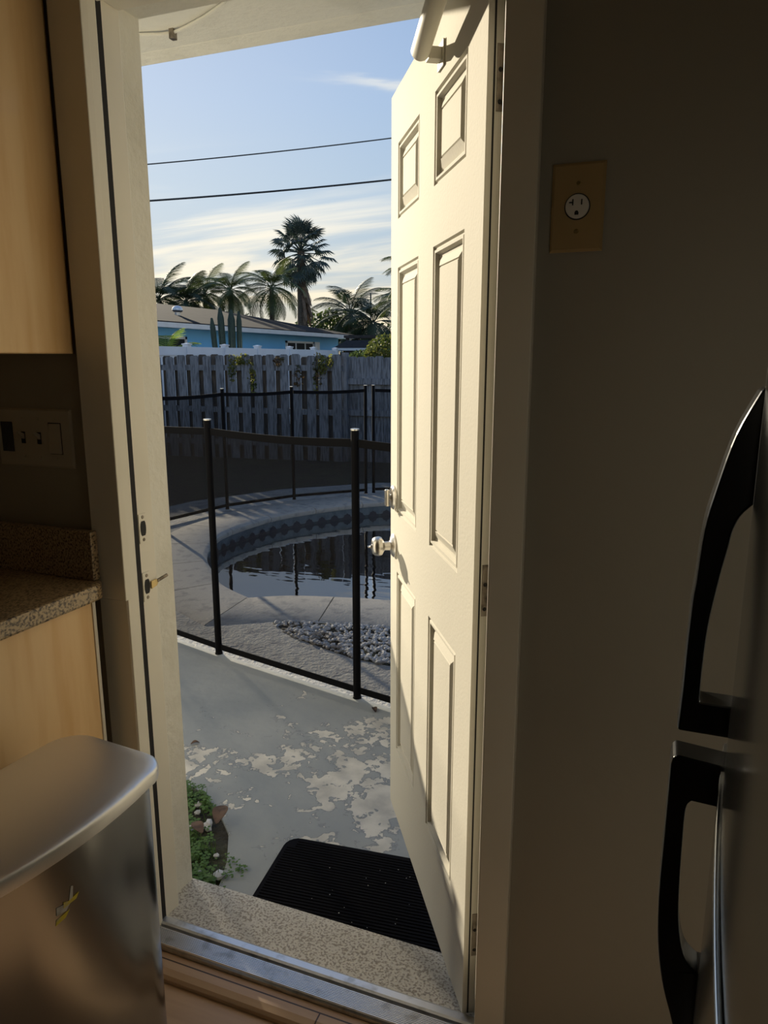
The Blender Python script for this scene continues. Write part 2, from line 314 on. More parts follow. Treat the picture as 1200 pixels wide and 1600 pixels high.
def catmull(pts, closed=True, n=6):
    o = []; L_ = len(pts)
    for i in range(L_ if closed else L_ - 1):
        p = [Vector((*(pts[(i + j) % L_] if closed else pts[min(max(i + j, 0), L_ - 1)]), 0)) for j in (-1, 0, 1, 2)]
        for k in range(n):
            t = k / n
            o.append(.5 * ((2 * p[1]) + (p[2] - p[0]) * t + (2 * p[0] - 5 * p[1] + 4 * p[2] - p[3]) * t * t + (3 * p[1] - p[0] - 3 * p[2] + p[3]) * t ** 3))
    if not closed: o.append(Vector((*pts[-1], 0)))
    return [(v.x, v.y) for v in o]

# ================================================================ ROOM SHELL
WY0, WY1 = 1.225, 1.43
struct('floor', boxes((-1.75, -2.5, -.12, 1.3, 1.186, 0.0)), M['floor'], 'light wood plank floor inside the doorway', 'floor')
struct('ceiling', boxes((-1.75, -2.5, 2.42, 1.3, 1.225, 2.5)), M['room'], 'plain kitchen ceiling', 'ceiling')
struct('wall_left', boxes((-1.85, -2.5, 0, -1.75, 1.225, 2.5)), M['room'], 'kitchen side wall behind the wooden cabinets', 'wall')
struct('wall_right', boxes((1.3, -2.5, 0, 1.4, 1.225, 2.5)), M['room'], 'kitchen side wall behind the refrigerator', 'wall')
struct('wall_back', boxes((-1.85, -2.6, 0, 1.4, -2.5, 2.5)), M['room'], 'kitchen wall behind the viewer', 'wall')
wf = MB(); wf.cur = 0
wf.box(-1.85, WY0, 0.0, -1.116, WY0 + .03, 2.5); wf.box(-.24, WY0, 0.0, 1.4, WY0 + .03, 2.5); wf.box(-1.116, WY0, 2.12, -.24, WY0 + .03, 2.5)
wf.cur = 1
wf.box(-6.0, WY0 + .03, -.14, -1.116, WY1, 2.5); wf.box(-.24, WY0 + .03, -.14, 5.0, WY1, 2.5); wf.box(-1.116, WY0 + .03, 2.115, -.24, WY1, 2.5)
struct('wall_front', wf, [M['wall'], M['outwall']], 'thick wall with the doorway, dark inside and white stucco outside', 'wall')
# roof overhang outside
rf = MB(); rf.box(-6.2, WY1, 2.30, 5.2, 1.99, 2.38); rf.prism([(1.985, 2.30), (2.045, 2.288), (2.055, 2.33), (2.055, 2.46), (1.985, 2.46)], lambda u, v, a: Vector((a, u, v)), -6.2, 5.2)
rf.box(-6.2, -2.6, 2.5, 5.2, 1.99, 2.6)
struct('roof_overhang', rf, M['outwall'], 'white painted roof overhang above the doorway outside', 'roof', bevel=.004)
# door frame
t1 = boxes((-1.150, 1.205, .885, -1.070, 1.226, 2.2)); struct('trim_1', t1, M['trim'], 'flat cream casing left of the doorway', 'door trim', bevel=.002)
struct('trim_2', boxes((-1.148, 1.211, 0, -1.073, 1.226, .883)), M['trim'], 'lower cream casing board under the counter end', 'door trim', bevel=.0015)
struct('trim_3', boxes((-.270, 1.205, 0, -.211, 1.226, 2.16)), M['trim'], 'dark shaded casing right of the doorway', 'door trim', bevel=.002)
struct('trim_4', boxes((-1.07, 1.205, 2.085, -.27, 1.226, 2.16)), M['trim'], 'casing board over the doorway', 'door trim', bevel=.002)
jl = thing('trim_5', (-1.1, 1.27, 0), 'cream left door jamb with stop and two lock strikes', 'door jamb', kind='structure')
jm = MB(); jm.box(-1.118, 1.2265, 0, -1.085, 1.33, 2.12); jm.build('jamb_board', M['trim'], jl, bevel=.002)
jm = MB(); jm.box(-1.085, 1.212, 0.02, -1.0702, 1.2475, 2.085); jm.build('door_stop', M['trim'], jl, bevel=.002)
jm = MB(); jm.box(-1.0848, 1.2478, 0.03, -1.0735, 1.265, 2.085); jm.build('weatherstrip', M['dark_gap'], jl)
# caulk ridge with chipped paint at the stucco joint
jr = struct('trim_6', boxes((-.268, 1.2265, 0, -.238, 1.33, 2.12)), M['trim'], 'right door jamb behind the door hinges', 'door jamb')
jh = MB(); jh.box(-1.085, 1.2265, 2.087, -.268, 1.33, 2.118); jh.box(-1.07, 1.212, 2.07, -.268, 1.2515, 2.0868)
struct('trim_7', jh, M['trim'], 'cream head jamb over the open door', 'door jamb', bevel=.002)
def strike(z, latch):
    X = -1.0849
    hole = [(1.292 + .0095 * math.cos(a) , z + .017 * math.copysign(1, math.sin(a)) * min(1, abs(math.sin(a)) * 1.3)) for a in [2 * math.pi * (k + .5) / 16 for k in range(16)]]
    p = MB(); p.prism([(1.279, z - .034), (1.303, z - .034), (1.309, z - .026), (1.309, z + .026), (1.303, z + .034), (1.279, z + .034)], lambda u, v, a: Vector((X + a, u, v)), 0, .0022)
    sp = p.build('strike_plate', M['trim'], jl)
    h = MB(); h.prism(hole, lambda u, v, a: Vector((X + a, u, v)), .0022, .0027); h.build('bolt_hole', M['slot'], sp)
    for dz in (-.026, .026):
        q = MB(); q.lathe([(0, .0042), (.0012, .0035), (.0013, .001)], (X + .0022, 1.292, z + dz), (1, 0, 0), 10); q.build('screw', M['hinge'], sp, smooth=True)
    if latch:
        sp['label'] = 'latch strike with a bent brass tongue'
        q = MB(); q.prism([(1.303, z - .009), (1.322, z - .006), (1.330, z + .003), (1.322, z + .010), (1.303, z + .009)], lambda u, v, a: Vector((X + a, u, v)), .002, .006); q.build('brass_tongue', M['brass'], sp, bevel=.001)
        q = MB(); q.tube([(X + .004, 1.325, z + .004), (X + .012, 1.352, z + .012)], .004, 6); q.build('latch_spur', M['hinge'], sp)
strike(1.029, False); strike(.892, True)
# threshold
th = thing('threshold', (-.68, 1.23, 0), 'ribbed silver aluminium threshold across the doorway', 'threshold', kind='structure')
prof = [(1.187, 0.0), (1.187, .030), (1.190, .034)]
y = 1.193
for k in range(11):
    prof += [(y, .0355), (y + .0022, .0355), (y + .0024, .0335), (y + .0036, .0335)]; y += .0038
prof += [(1.2360, .0355), (1.2370, .030), (1.2395, .030), (1.2405, .038), (1.246, .040), (1.262, .040), (1.268, .036), (1.272, .024), (1.272, 0.0)]
a = MB(); a.prism(prof, lambda u, v, w: Vector((w, u, v)), -1.0845, -.2685); a.build('ribbed_plate', M['alum'], th)
a = MB(); a.prism([(1.130, 0.0005), (1.130, .010), (1.136, .016), (1.150, .020), (1.1865, .021), (1.1865, .0005)], lambda u, v, w: Vector((w, u, v)), -1.148, -.211)
tag(a.build('floor_nosing', M['floor'], None, bevel=.001), 'rounded wood reducer strip along the threshold', 'floor trim', kind='structure')
a = MB(); a.prism([(1.272, -.13), (1.272, .022), (1.31, .018), (1.41, .010), (1.438, .004), (1.446, -.010), (1.444, -.13)], lambda u, v, w: Vector((w, u, v)), -1.128, -.232)
struct('door_sill', a, M['sill'], 'pebbly cream concrete sill outside the threshold', 'sill', bevel=.003)

# ================================================================ DOOR
HX = Vector((-.310, 1.265, .035)); DA = R(-31.83); du = Vector((math.sin(DA), math.cos(DA), 0)); dn = Vector((-du.y, du.x, 0)); dz_ = Vector((0, 0, 1))
DW, DH, DT = .79, 2.032, .044
def D(u, v, w): return HX + du * u + dz_ * v + dn * w
door = thing('door_1', (HX.x, HX.y, HX.z), 'open cream six panel door in low sunlight', 'door', kind='structure')
U = [0, .108, .335, .471, .701, DW]; V = [0, .226, .777, .948, 1.601, 1.721, 1.901, DH]
rings = [(0, 0), (.0022, -.0050), (.006, -.0050), (.009, -.001), (.014, -.001), (.0175, -.0105), (.024, -.0105), (.043, -.0025), (.0445, -.0055), (.0475, -.0025)]
def face(mb, side):
    for i in range(5):
        for j in range(7):
            u0, u1, v0, v1 = U[i], U[i + 1], V[j], V[j + 1]
            def P(u, v, w): return D(u, v, w) if side > 0 else D(u, v, -DT - w)
            if i in (1, 3) and j in (1, 3, 5):
                for k in range(len(rings) - 1):
                    a_, b_ = rings[k], rings[k + 1]
                    A = [(u0 + a_[0], v0 + a_[0]), (u1 - a_[0], v0 + a_[0]), (u1 - a_[0], v1 - a_[0]), (u0 + a_[0], v1 - a_[0])]
                    B = [(u0 + b_[0], v0 + b_[0]), (u1 - b_[0], v0 + b_[0]), (u1 - b_[0], v1 - b_[0]), (u0 + b_[0], v1 - b_[0])]
                    for q in range(4):
                        r_ = (q + 1) % 4
                        mb.quad(P(*A[q], a_[1]), P(*A[r_], a_[1]), P(*B[r_], b_[1]), P(*B[q], b_[1]))
                l, w = rings[-1]
                mb.quad(P(u0 + l, v0 + l, w), P(u1 - l, v0 + l, w), P(u1 - l, v1 - l, w), P(u0 + l, v1 - l, w))
            else: mb.quad(P(u0, v0, 0), P(u1, v0, 0), P(u1, v1, 0), P(u0, v1, 0))
dm = MB(); face(dm, 1); face(dm, -1)
dm.quad(D(0, 0, 0), D(DW, 0, 0), D(DW, 0, -DT), D(0, 0, -DT)); dm.quad(D(0, DH, 0), D(DW, DH, 0), D(DW, DH, -DT), D(0, DH, -DT))
dm.quad(D(0, 0, 0), D(0, DH, 0), D(0, DH, -DT), D(0, 0, -DT)); dm.quad(D(DW, 0, 0), D(DW, DH, 0), D(DW, DH, -DT), D(DW, 0, -DT))
slab = dm.build('door_slab', M['door'], door)
# edge groove of the steel skin
g = MB(); 
for v0, v1 in ((0.002, DH - .002),):
    g.prism([(-.0012, -.0135), (.0005, -.0135), (.0005, -.0105), (-.0012, -.0105)], lambda u, w, v: D(u, v, w), v0, v1)
g.build('edge_seam', M['dark_gap'], door)
for zc in (1.815, .945, .195):
    h = MB(); h.prism([(-.0005, -.042), (-.0022, -.042), (-.0022, -.016), (-.0005, -.016)], lambda u, w, v: D(u, v, w), zc - .05, zc + .05)
    hh = h.build('hinge', M['hinge'], door)
    for dz2, dw in ((-.036, -.022), (-.012, -.034), (.012, -.022), (.036, -.034)):
        q = MB(); q.lathe([(0, .004), (.0014, .003), (.0015, .001)], D(-.0022, zc + dz2, dw), -du, 8); q.build('screw', M['slot'], hh, smooth=True)
    q = MB(); q.tube([D(-.003, zc - .05, -.050), D(-.003, zc + .05, -.050)], .006, 10); q.build('knuckle', M['hinge'], hh, smooth=True)
# knob and deadbolt
UK = .735
for sd, nm in ((1, 'door_knob'), ):
    k = MB(); k.lathe([(0, .034), (.004, .034), (.009, .028), (.012, .015), (.014, .013), (.030, .013), (.034, .019), (.038, .026), (.046, .0285), (.056, .027), (.063, .022), (.066, .012), (.0665, .006), (.071, .005), (.0715, .001)], D(UK, .845, 0), dn, 28)
    kk = k.build('door_knob', M['nickel'], door, smooth=True)
    q = MB(); q.box(-.006, -.0015, 0, .006, .0015, .006, Matrix.Translation(D(UK, .845, .0715)) @ dn.to_track_quat('Z', 'Y').to_matrix().to_4x4()); q.build('knob_turn_button', M['nickel'], kk)
k = MB(); k.lathe([(0, .034), (.005, .034), (.010, .029), (.012, .010), (.016, .009), (.018, .009), (.0185, .001)], D(UK, .985, 0), dn, 28); db = k.build('deadbolt', M['nickel'], door, smooth=True)
k = MB(); k.prism([(UK - .008, .985 - .024), (UK + .008, .985 - .024), (UK + .010, .985), (UK + .008, .985 + .024), (UK - .008, .985 + .024), (UK - .010, .985)], lambda u, v, w: D(u, v, w), .016, .028); k.build('thumb_turn', M['nickel'], db, bevel=.003)
k = MB(); k.lathe([(0, .034), (.009, .028), (.012, .013), (.034, .019), (.046, .0285), (.063, .022), (.066, .001)], D(UK, .845, -DT), -dn, 24); k.build('outer_knob', M['nickel'], door, smooth=True)
# closer
ca = D(.282, 1.948, .046); cb = Vector((-.335, 1.20, 2.062)); cd_ = (cb - ca).normalized(); Lc = (cb - ca).length
k = MB(); k.lathe([(-.004, .008), (0, .015), (.006, .0185), (.225, .0185), (.232, .016), (.234, .006), (Lc, .004)], ca, cd_, 24)
cl = thing('door_closer', tuple(D(.30, 1.94, 0)), 'cream tube shaped door closer at the top of the open door', 'door closer')
k.build('closer_tube', M['closer'], cl, smooth=True)
k = MB(); k.prism([(.262, 1.925), (.305, 1.925), (.305, 1.972), (.262, 1.972)], lambda u, v, w: D(u, v, w), .0004, .004)
k.prism([(.270, 1.938), (.296, 1.938), (.296, 1.960), (.270, 1.960)], lambda u, v, w: D(u, v, w), .003, .030); k.build('door_bracket', M['closer'], cl, bevel=.001)
k = MB(); k.box(-.362, 1.19, 2.05, -.31, 1.2045, 2.14); k.build('frame_bracket', M['closer'], cl, bevel=.002)

# ================================================================ LEFT: CABINETS, COUNTER, SWITCHES
cab = thing('base_cabinet', (-1.4, .7, 0), 'honey wood base cabinet under the granite counter', 'cabinet')
boxes((-1.745, .12, .10, -1.131, 1.165, .892)).build('cabinet_body', M['maple'], cab, bevel=.001)
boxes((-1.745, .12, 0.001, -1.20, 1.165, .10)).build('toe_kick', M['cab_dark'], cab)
boxes((-1.1308, .125, .11, -1.1285, 1.163, .89)).build('side_panel', M['maple'], cab)
boxes((-1.145, 1.1655, .02, -1.127, 1.174, .892)).build('caulk_strip', M['trim'], cab)
ct = MB(); ct.prism([(-1.748, .10), (-1.125, .10), (-1.118, .6), (-1.110, 1.165), (-1.113, 1.182), (-1.128, 1.2), (-1.748, 1.2)], lambda u, v, w: Vector((u, v, w)), .893, .930)
tag(ct.build('granite_countertop', M['granite'], None, bevel=.006), 'brown speckled granite countertop with rounded corner beside the doorway', 'countertop')
tag(boxes((-1.748, 1.1835, .9305, -1.134, 1.2035, 1.039)).build('granite_backsplash', M['granite'], None, bevel=.002), 'short dark granite backsplash standing on the countertop', 'backsplash')
uc = thing('wall_cabinet', (-1.45, .7, 1.414), 'light maple wall cabinet left of the door casing', 'cabinet')
boxes((-1.745, .05, 1.414, -1.1735, 1.2235, 2.41)).build('cabinet_body', M['maple'], uc, bevel=.001)
boxes((-1.1732, .48, 1.4145, -1.156, 1.2035, 2.36)).build('cabinet_door', M['maple'], uc, bevel=.003)
boxes((-1.1732, .06, 1.4145, -1.156, .474, 2.36)).build('cabinet_door', M['maple'], uc, bevel=.003)
# switch plate
sw = thing('switch_plate', (-1.29, 1.2245, 1.23), 'ivory four gang switch plate on the dark wall over the counter', 'light switch')
def plate(root, x0, x1, z0, z1, m, Y=1.2249, t=.006):
    mb = MB(); e = .004
    A = [(x0, z0), (x1, z0), (x1, z1), (x0, z1)]; B = [(x0 + e, z0 + e), (x1 - e, z0 + e), (x1 - e, z1 - e), (x0 + e, z1 - e)]
    vs_ = [Vector((x, Y, z)) for x, z in A] + [Vector((x, Y - t * .5, z)) for x, z in A] + [Vector((x, Y - t, z)) for x, z in B]
    mb.add(vs_, [(0, 1, 5, 4), (1, 2, 6, 5), (2, 3, 7, 6), (3, 0, 4, 7), (4, 5, 9, 8), (5, 6, 10, 9), (6, 7, 11, 10), (7, 4, 8, 11), (8, 9, 10, 11), (3, 2, 1, 0)])
    return mb.build('cover_plate', m, root)
plate(sw, -1.411, -1.196, 1.168, 1.297, M['plate_white'])
YS = 1.2189
for xc, kd in ((-1.380, 'gfci'), (-1.334, 'toggle'), (-1.288, 'toggle'), (-1.241, 'rocker')):
    if kd == 'toggle':
        boxes((xc - .006, YS - .0006, 1.2195, xc + .006, YS + .0005, 1.2455)).build('switch_slot', M['slot'], sw)
        mb = MB(); mb.prism([(YS, 1.229), (YS - .016, 1.243), (YS - .017, 1.249), (YS, 1.241)], lambda u, v, a: Vector((a, u, v)), xc - .0042, xc + .0042); mb.build('switch_toggle', M['plate_white'], sw, bevel=.001)
    elif kd == 'rocker':
        boxes((xc - .0178, YS - .0005, 1.1985, xc + .0178, YS + .0005, 1.2675)).build('rocker_recess', M['slot'], sw)
        mb = MB(); mb.prism([(YS, 1.2), (YS - .0065, 1.2005), (YS - .003, 1.233), (YS - .0015, 1.2655), (YS, 1.266)], lambda u, v, a: Vector((a, u, v)), xc - .0162, xc + .0162); mb.build('rocker_switch', M['plate_white'], sw, bevel=.0008)
    else:
        boxes((xc - .0168, YS - .002, 1.1995, xc + .0168, YS + .0005, 1.2665)).build('outlet_insert', M['rubber'], sw, bevel=.001)
        for zz_ in (1.214, 1.252):
            for dx in (-.006, .006): boxes((xc + dx - .001, YS - .0026, zz_ - .004, xc + dx + .001, YS - .0019, zz_ + .004)).build('outlet_slot', M['slot'], sw)
    if kd != 'gfci':
        for zz_ in (1.190, 1.275):
            q = MB(); q.lathe([(0, .003), (.001, .0025), (.0011, .0005)], (xc, YS, zz_), (0, -1, 0), 8); q.build('screw', M['plate_white'], sw)
# outlet
ol = thing('wall_outlet', (-.151, 1.2245, 1.633), 'tan outlet plate with one round white receptacle on the dark wall', 'electrical outlet')
plate(ol, -.191, -.111, 1.568, 1.698, M['plate_tan'])
q = MB(); q.lathe([(0, .0195), (.0006, .0195)], (-.151, YS, 1.634), (0, -1, 0), 32); q.build('receptacle_gap', M['slot'], ol)
q = MB(); q.lathe([(0, .0178), (.0035, .0178), (.0045, .0168), (.0046, .0005)], (-.151, YS, 1.634), (0, -1, 0), 32); rc = q.build('receptacle', M['receptacle'], ol, smooth=True)
YR = YS - .0046
q = boxes((-.1585, YR - .0006, 1.6355, -.1567, YR + .001, 1.6445), (-.1632, YR - .0006, 1.6388, -.1585, YR + .001, 1.6404)); q.build('tee_slot', M['slot'], rc)
boxes((-.1452, YR - .0006, 1.6358, -.1434, YR + .001, 1.6438)).build('blade_slot', M['slot'], rc)
q = MB(); q.prism([(-.1543, 1.6215), (-.1483, 1.6215), (-.1483, 1.6250), (-.1495, 1.6272), (-.1513, 1.6278), (-.1531, 1.6272), (-.1543, 1.6250)], lambda u, v, a: Vector((u, a, v)), YR - .0006, YR + .001); q.build('ground_slot', M['slot'], rc)
for zz_ in (1.598, 1.668):
    q = MB(); q.lathe([(0, .0036), (.001, .003), (.0011, .0005)], (-.151, YS, zz_), (0, -1, 0), 10); q.build('screw', M['brass'], ol)

# ================================================================ TRASH CAN
tcn_ = thing('trash_can', (-.944, .78, 0), 'stainless steel trash can with rounded lid in front of the cabinet', 'trash can')
ca5, sa5 = math.cos(R(-5)), math.sin(R(-5))
def can_outline(inset=0.0, n=7, rad=.058):
    hx, hy, r_, bow = .135 - inset, .222 - inset, rad - inset * .5, .022
    pts = []
    def corner(cx_, cy_, a0):
        for k in range(n): a_ = a0 + R(90) * k / (n - 1); pts.append((cx_ + r_ * math.cos(a_), cy_ + r_ * math.sin(a_)))
    rb = r_ * .7
    corner(hx - r_ - .012, -hy + r_, R(-90)); 
    for k in range(1, 8): yy = -hy + r_ + (2 * hy - 2 * r_) * k / 8; pts.append((hx - .012 + bow * (1 - (yy / (hy - r_)) ** 2) * .8, yy))
    corner(hx - r_ - .012, hy - r_, 0)
    corner(-hx + r_, hy - r_, R(90)); corner(-hx + r_, -hy + r_, R(180))
    return [(-.944 + x_ * ca5 - y_ * sa5, .78 + x_ * sa5 + y_ * ca5) for x_, y_ in pts]
def stack(levels, n=7, rad=.058):
    mb = MB(); base = None
    rows = []
    for z_, ins in levels:
        o = can_outline(ins, n, rad); rows.append([len(mb.v) + i for i in range(len(o))]); mb.v += [Vector((x_, y_, z_)) for x_, y_ in o]
    m_ = len(rows[0])
    for a_, b_ in zip(rows, rows[1:]):
        for i in range(m_): mb.f.append((a_[i], a_[(i + 1) % m_], b_[(i + 1) % m_], b_[i]))
    mb.f.append(tuple(reversed(rows[0]))); mb.f.append(tuple(rows[-1])); mb.mi = [0] * len(mb.f)
    return mb
stack([(.0, .004), (.028, .004)], 12, .085).build('base_ring', M['rubber'], tcn_)
stack([(.0285, .006), (.655, .006)], 12, .085).build('can_body', M['steel'], tcn_, smooth=True)
stack([(.6555, .003), (.657, .0005), (.6745, 0), (.678, .0008), (.6803, .003), (.6815, .007), (.6822, .02), (.6836, .06)]).build('lid', M['lid'], tcn_, smooth=True)
boxes((-1.105, .66, .56, -1.083, .86, .665)).build('hinge_housing', M['rubber'], tcn_, bevel=.004)
q = MB(); q.box(-.80, .74, .004, -.755, .82, .016); q.build('foot_pedal', M['steel'], tcn_, bevel=.003)
def on_body(y_, z_, off=.0006):
    # front skin of the can at given y
    o = can_outline(.006, 12, .085); best = max((p for p in zip(o, o[1:] + o[:1]) if (p[0][1] - y_) * (p[1][1] - y_) <= 0 and p[0] != p[1]), key=lambda p: p[0][0] + p[1][0])
    (x0, y0), (x1, y1) = best; f = (y_ - y0) / (y1 - y0) if y1 != y0 else 0
    return Vector((x0 + (x1 - x0) * f + off, y_, z_))
for k, (pl, m_, off) in enumerate([([(.697, .557), (.714, .560), (.722, .569), (.708, .567), (.699, .566)], 'yellow', .0008), ([(.712, .578), (.735, .579), (.741, .587), (.722, .584), (.713, .588)], 'yellow', .0012), ([(.722, .582), (.728, .606), (.732, .604), (.729, .583)], 'stickwhite', .0008), ([(.700, .573), (.716, .571), (.728, .582), (.712, .584), (.701, .586)], 'stickwhite', .0010)]):
    q = MB(); q.prism(pl, lambda u, v, a_: on_body(u + .016, v - .008, a_), off * .5, off); o_ = q.build('sticker_scrap', M[m_], tcn_)
    o_['label'] = 'torn yellow label scrap' if m_ == 'yellow' else 'torn white label scrap'

# ================================================================ REFRIGERATOR
fr = thing('refrigerator', (.45, .27, 0), 'stainless refrigerator with black curved handles at the right edge', 'refrigerator')
boxes((.13, -.09, .03, .80, .63, 1.70)).build('refrigerator_body', mat('dark_grey_side', (0.10, 0.10, 0.10), .5, bump=(80, .2, .002)), fr, bevel=.004)
for fx in (.18, .74):
    for fy in (-.04, .58): boxes((fx - .02, fy - .02, 0, fx + .02, fy + .02, .03)).build('foot', M['rubber'], fr)
def fdoor(z0, z1, name, bul=0.0):
    prof_ = []
    for k in range(25):
        y_ = -.09 + .72 * k / 24; prof_.append((.0475 - bul + .175 * (y_ - .27) ** 2, y_))
    # rounded ends
    xe = prof_[-1][0]
    poly = [(.127, -.095)] + [(prof_[0][0] + .02, -.094), (prof_[0][0] + .006, -.092)] + prof_ + [(xe + .006, .636), (xe + .02, .640), (.127, .641)]
    mb = MB(); mb.prism(poly, lambda u, v, a_: Vector((u, v, a_)), z0, z1)
    return mb.build(name, M['fridge'], fr, smooth=True, bevel=.004)
fdoor(1.094, 1.70, 'freezer_door'); fdoor(.09, 1.084, 'refrigerator_door', .003)
boxes((.10, -.085, .0, .13, .625, .085)).build('kick_grille', M['rubber'], fr)
def K(pts, s=1.2): return [(x_ * s, 1.405 + (z_ - 1.405) * s) for x_, z_ in pts]
upper = K([(.056, 1.388), (.053, 1.388), (.041, 1.36), (.033, 1.327), (.028, 1.3), (.026, 1.265), (.025, 1.252), (.0242, 1.22), (.024, 1.192), (.023, 1.16), (.059, 1.160), (.060, 1.182), (.035, 1.182), (.035, 1.204), (.036, 1.235), (.040, 1.269), (.043, 1.288), (.045, 1.301), (.050, 1.312), (.062, 1.324), (.062, 1.388)])
lower = K([(.060, 1.139), (.0245, 1.142), (.022, 1.140), (.021, 1.135), (.021, 1.1), (.021, 1.074), (.021, 1.032), (.023, .995), (.028, .963), (.035, .938), (.042, .917), (.058, .894), (.064, .894), (.064, .976), (.051, .976), (.045, .981), (.040, .99), (.036, 1.01), (.034, 1.036), (.033, 1.077), (.033, 1.103), (.036, 1.110), (.060, 1.109)])
def smooth_run(pl, i0, i1):
    run = [(p[0] * 10, p[1] * 10) for p in pl[i0:i1 + 1]]
    sm = [(a_ / 10, b_ / 10) for a_, b_ in catmull(run, False, 4)]
    return pl[:i0] + sm + pl[i1 + 1:]
upper = smooth_run(smooth_run(upper, 13, 19), 1, 9)
lower = smooth_run(smooth_run(lower, 14, 21), 4, 11)
for pl, nm in ((upper, 'freezer_handle'), (lower, 'refrigerator_handle')):
    mb = MB(); mb.prism(pl, lambda u, v, a_: Vector((u, a_, v)), .585, .612); mb.build(nm, M['gloss_black'], fr, bevel=.0025)

# ================================================================ OUTSIDE GROUND
G = -.12
near = [(-2.443, 3.867), (-2.268, 3.976), (-2.092, 4.044), (-1.811, 4.111), (-1.568, 4.151), (-.8, 4.2), (.2, 4.15), (1.3, 4.3), (2.3, 4.9), (2.7, 5.9), (2.4, 7.0), (1.5, 7.7), (0, 7.95), (-1.2, 7.93), (-2.1, 7.68), (-2.759, 7.299), (-3.117, 6.932), (-3.377, 6.544), (-3.546, 6.178), (-3.62, 5.75), (-3.623, 5.338), (-3.504, 4.969), (-3.308, 4.615), (-3.065, 4.33), (-2.804, 4.065), (-2.443, 3.867)]
pool = catmull(near, False, 5)[:-1]
def offset(loop, d):
    n = len(loop); o = []
    for i in range(n):
        a_, b_, c_ = Vector(loop[i - 1]), Vector(loop[i]), Vector(loop[(i + 1) % n])
        n1 = (b_ - a_).normalized(); n2 = (c_ - b_).normalized(); n1 = Vector((n1.y, -n1.x)); n2 = Vector((n2.y, -n2.x))
        m_ = (n1 + n2).normalized(); o.append(tuple(b_ + m_ * d / max(.6, m_.dot(n1))))
    return o
cop_out = offset(pool, .46); cop_in = offset(pool, -.02)
bed_in = [(-2.061, 3.529), (-1.94, 3.445), (-1.827, 3.374), (-1.59, 3.29), (-1.428, 3.235), (-1.214, 3.214), (-.8, 3.22), (-.3, 3.3), (.2, 3.5), (.3, 3.68)]
def poly_slab(loops, z, h, mb=None):
    mb = mb or MB(); flat = [p for l in loops for p in l]
    tri = tessellate_polygon([[Vector((*p, 0)) for p in l] for l in loops])
    n = len(flat); vs_ = [Vector((*p, z)) for p in flat] + [Vector((*p, z - h)) for p in flat]
    fs = [tuple(t) for t in tri]; o = 0
    for l in loops:
        m_ = len(l); fs += [(o + i, o + (i + 1) % m_, n + o + (i + 1) % m_, n + o + i) for i in range(m_)]; o += m_
    return mb.add(vs_, fs)
struct('yard_ground', poly_slab([[(-60, 1.2), (40, 1.2), (40, 80), (-60, 80)], offset(pool, .2)], -.16, .05), M['dirt'], 'dark leaf strewn ground by the wooden fence', 'ground')
# line of the near pool fence
FN = [(-6.0, 3.95), (-4.78, 3.77), (-3.88, 3.53), (-2.99, 3.28), (-2.107, 3.035), (-1.225, 2.829), (-.35, 2.64), (.55, 2.62), (1.45, 2.85), (2.3, 3.3), (4.8, 3.6)]
struct('patio_slab', poly_slab([[(-6.0, 1.43), (-1.55, 1.43), (-1.54, 1.8), (-1.53, 1.967), (-1.438, 1.942), (-1.311, 1.852), (-1.235, 1.782), (-1.166, 1.667), (-1.132, 1.581), (-1.112, 1.50), (-1.10, 1.43), (4.8, 1.43)] + FN[::-1]], G, .08), M['patio'], 'grey painted concrete patio with flaking cream patches', 'patio')
# deck between fence line, coping and far edge
far = [(4.8, 8.7), (-2.2, 8.72), (-3.3, 8.35), (-4.2, 7.5), (-4.75, 6.5), (-4.95, 5.3), (-6.0, 4.6)]
ci = max(range(len(cop_out)), key=lambda i: -((cop_out[i][0] + 2.061) ** 2 + (cop_out[i][1] - 3.529) ** 2))
dk = poly_slab([FN + far, offset(pool, .44)], G - .002, .06)
struct('pool_deck', dk, M['deck'], 'rough textured deck around the pool', 'pool deck')
# coping slabs
cp = MB(); n = len(pool); acc = 0; start = 0; joint = []
seg = [math.dist(pool[i], pool[(i + 1) % n]) for i in range(n)]
def copseg(i0, i1, s0, s1):
    # swept section between two loop indices, shrunk at both ends by the joint
    idx = list(range(i0, i1 + 1)); rows = []
    for q, i in enumerate(idx):
        a_ = Vector(cop_in[i % n]); b_ = Vector(cop_out[i % n])
        if q == 0: t_ = (Vector(pool[(i + 1) % n]) - Vector(pool[i % n])).normalized() * .004; a_ += t_; b_ += t_
        if q == len(idx) - 1: t_ = (Vector(pool[i % n]) - Vector(pool[(i - 1) % n])).normalized() * .004; a_ -= t_; b_ -= t_
        sec = [(0, -.055), (-.012, -.035), (-.010, -.012), (.01, -.001), (.03, .008), (.46, .004), (.475, -.005), (.475, -.05)]
        d_ = (b_ - a_).normalized(); Lw = (b_ - a_).length / .48
        rows.append([Vector((*(a_ + d_ * s_ * Lw), G + h_)) for s_, h_ in sec])
    m_ = len(rows[0]); vs_ = [p for r_ in rows for p in r_]; fs = []
    for r_ in range(len(rows) - 1):
        for k in range(m_): fs.append((r_ * m_ + k, r_ * m_ + (k + 1) % m_, (r_ + 1) * m_ + (k + 1) % m_, (r_ + 1) * m_ + k))
    fs += [tuple(range(m_)), tuple(range((len(rows) - 1) * m_, len(rows) * m_))]
    cp.add(vs_, fs)
i0 = 0; acc = 0
for i in range(n):
    acc += seg[i]
    if acc > .52 or i == n - 1: copseg(i0, i + 1, 0, 0); i0 = i + 1; acc = 0
struct('pool_coping', cp, M['coping'], 'curved pale stone coping slabs around the pool edge', 'pool coping', smooth=True)
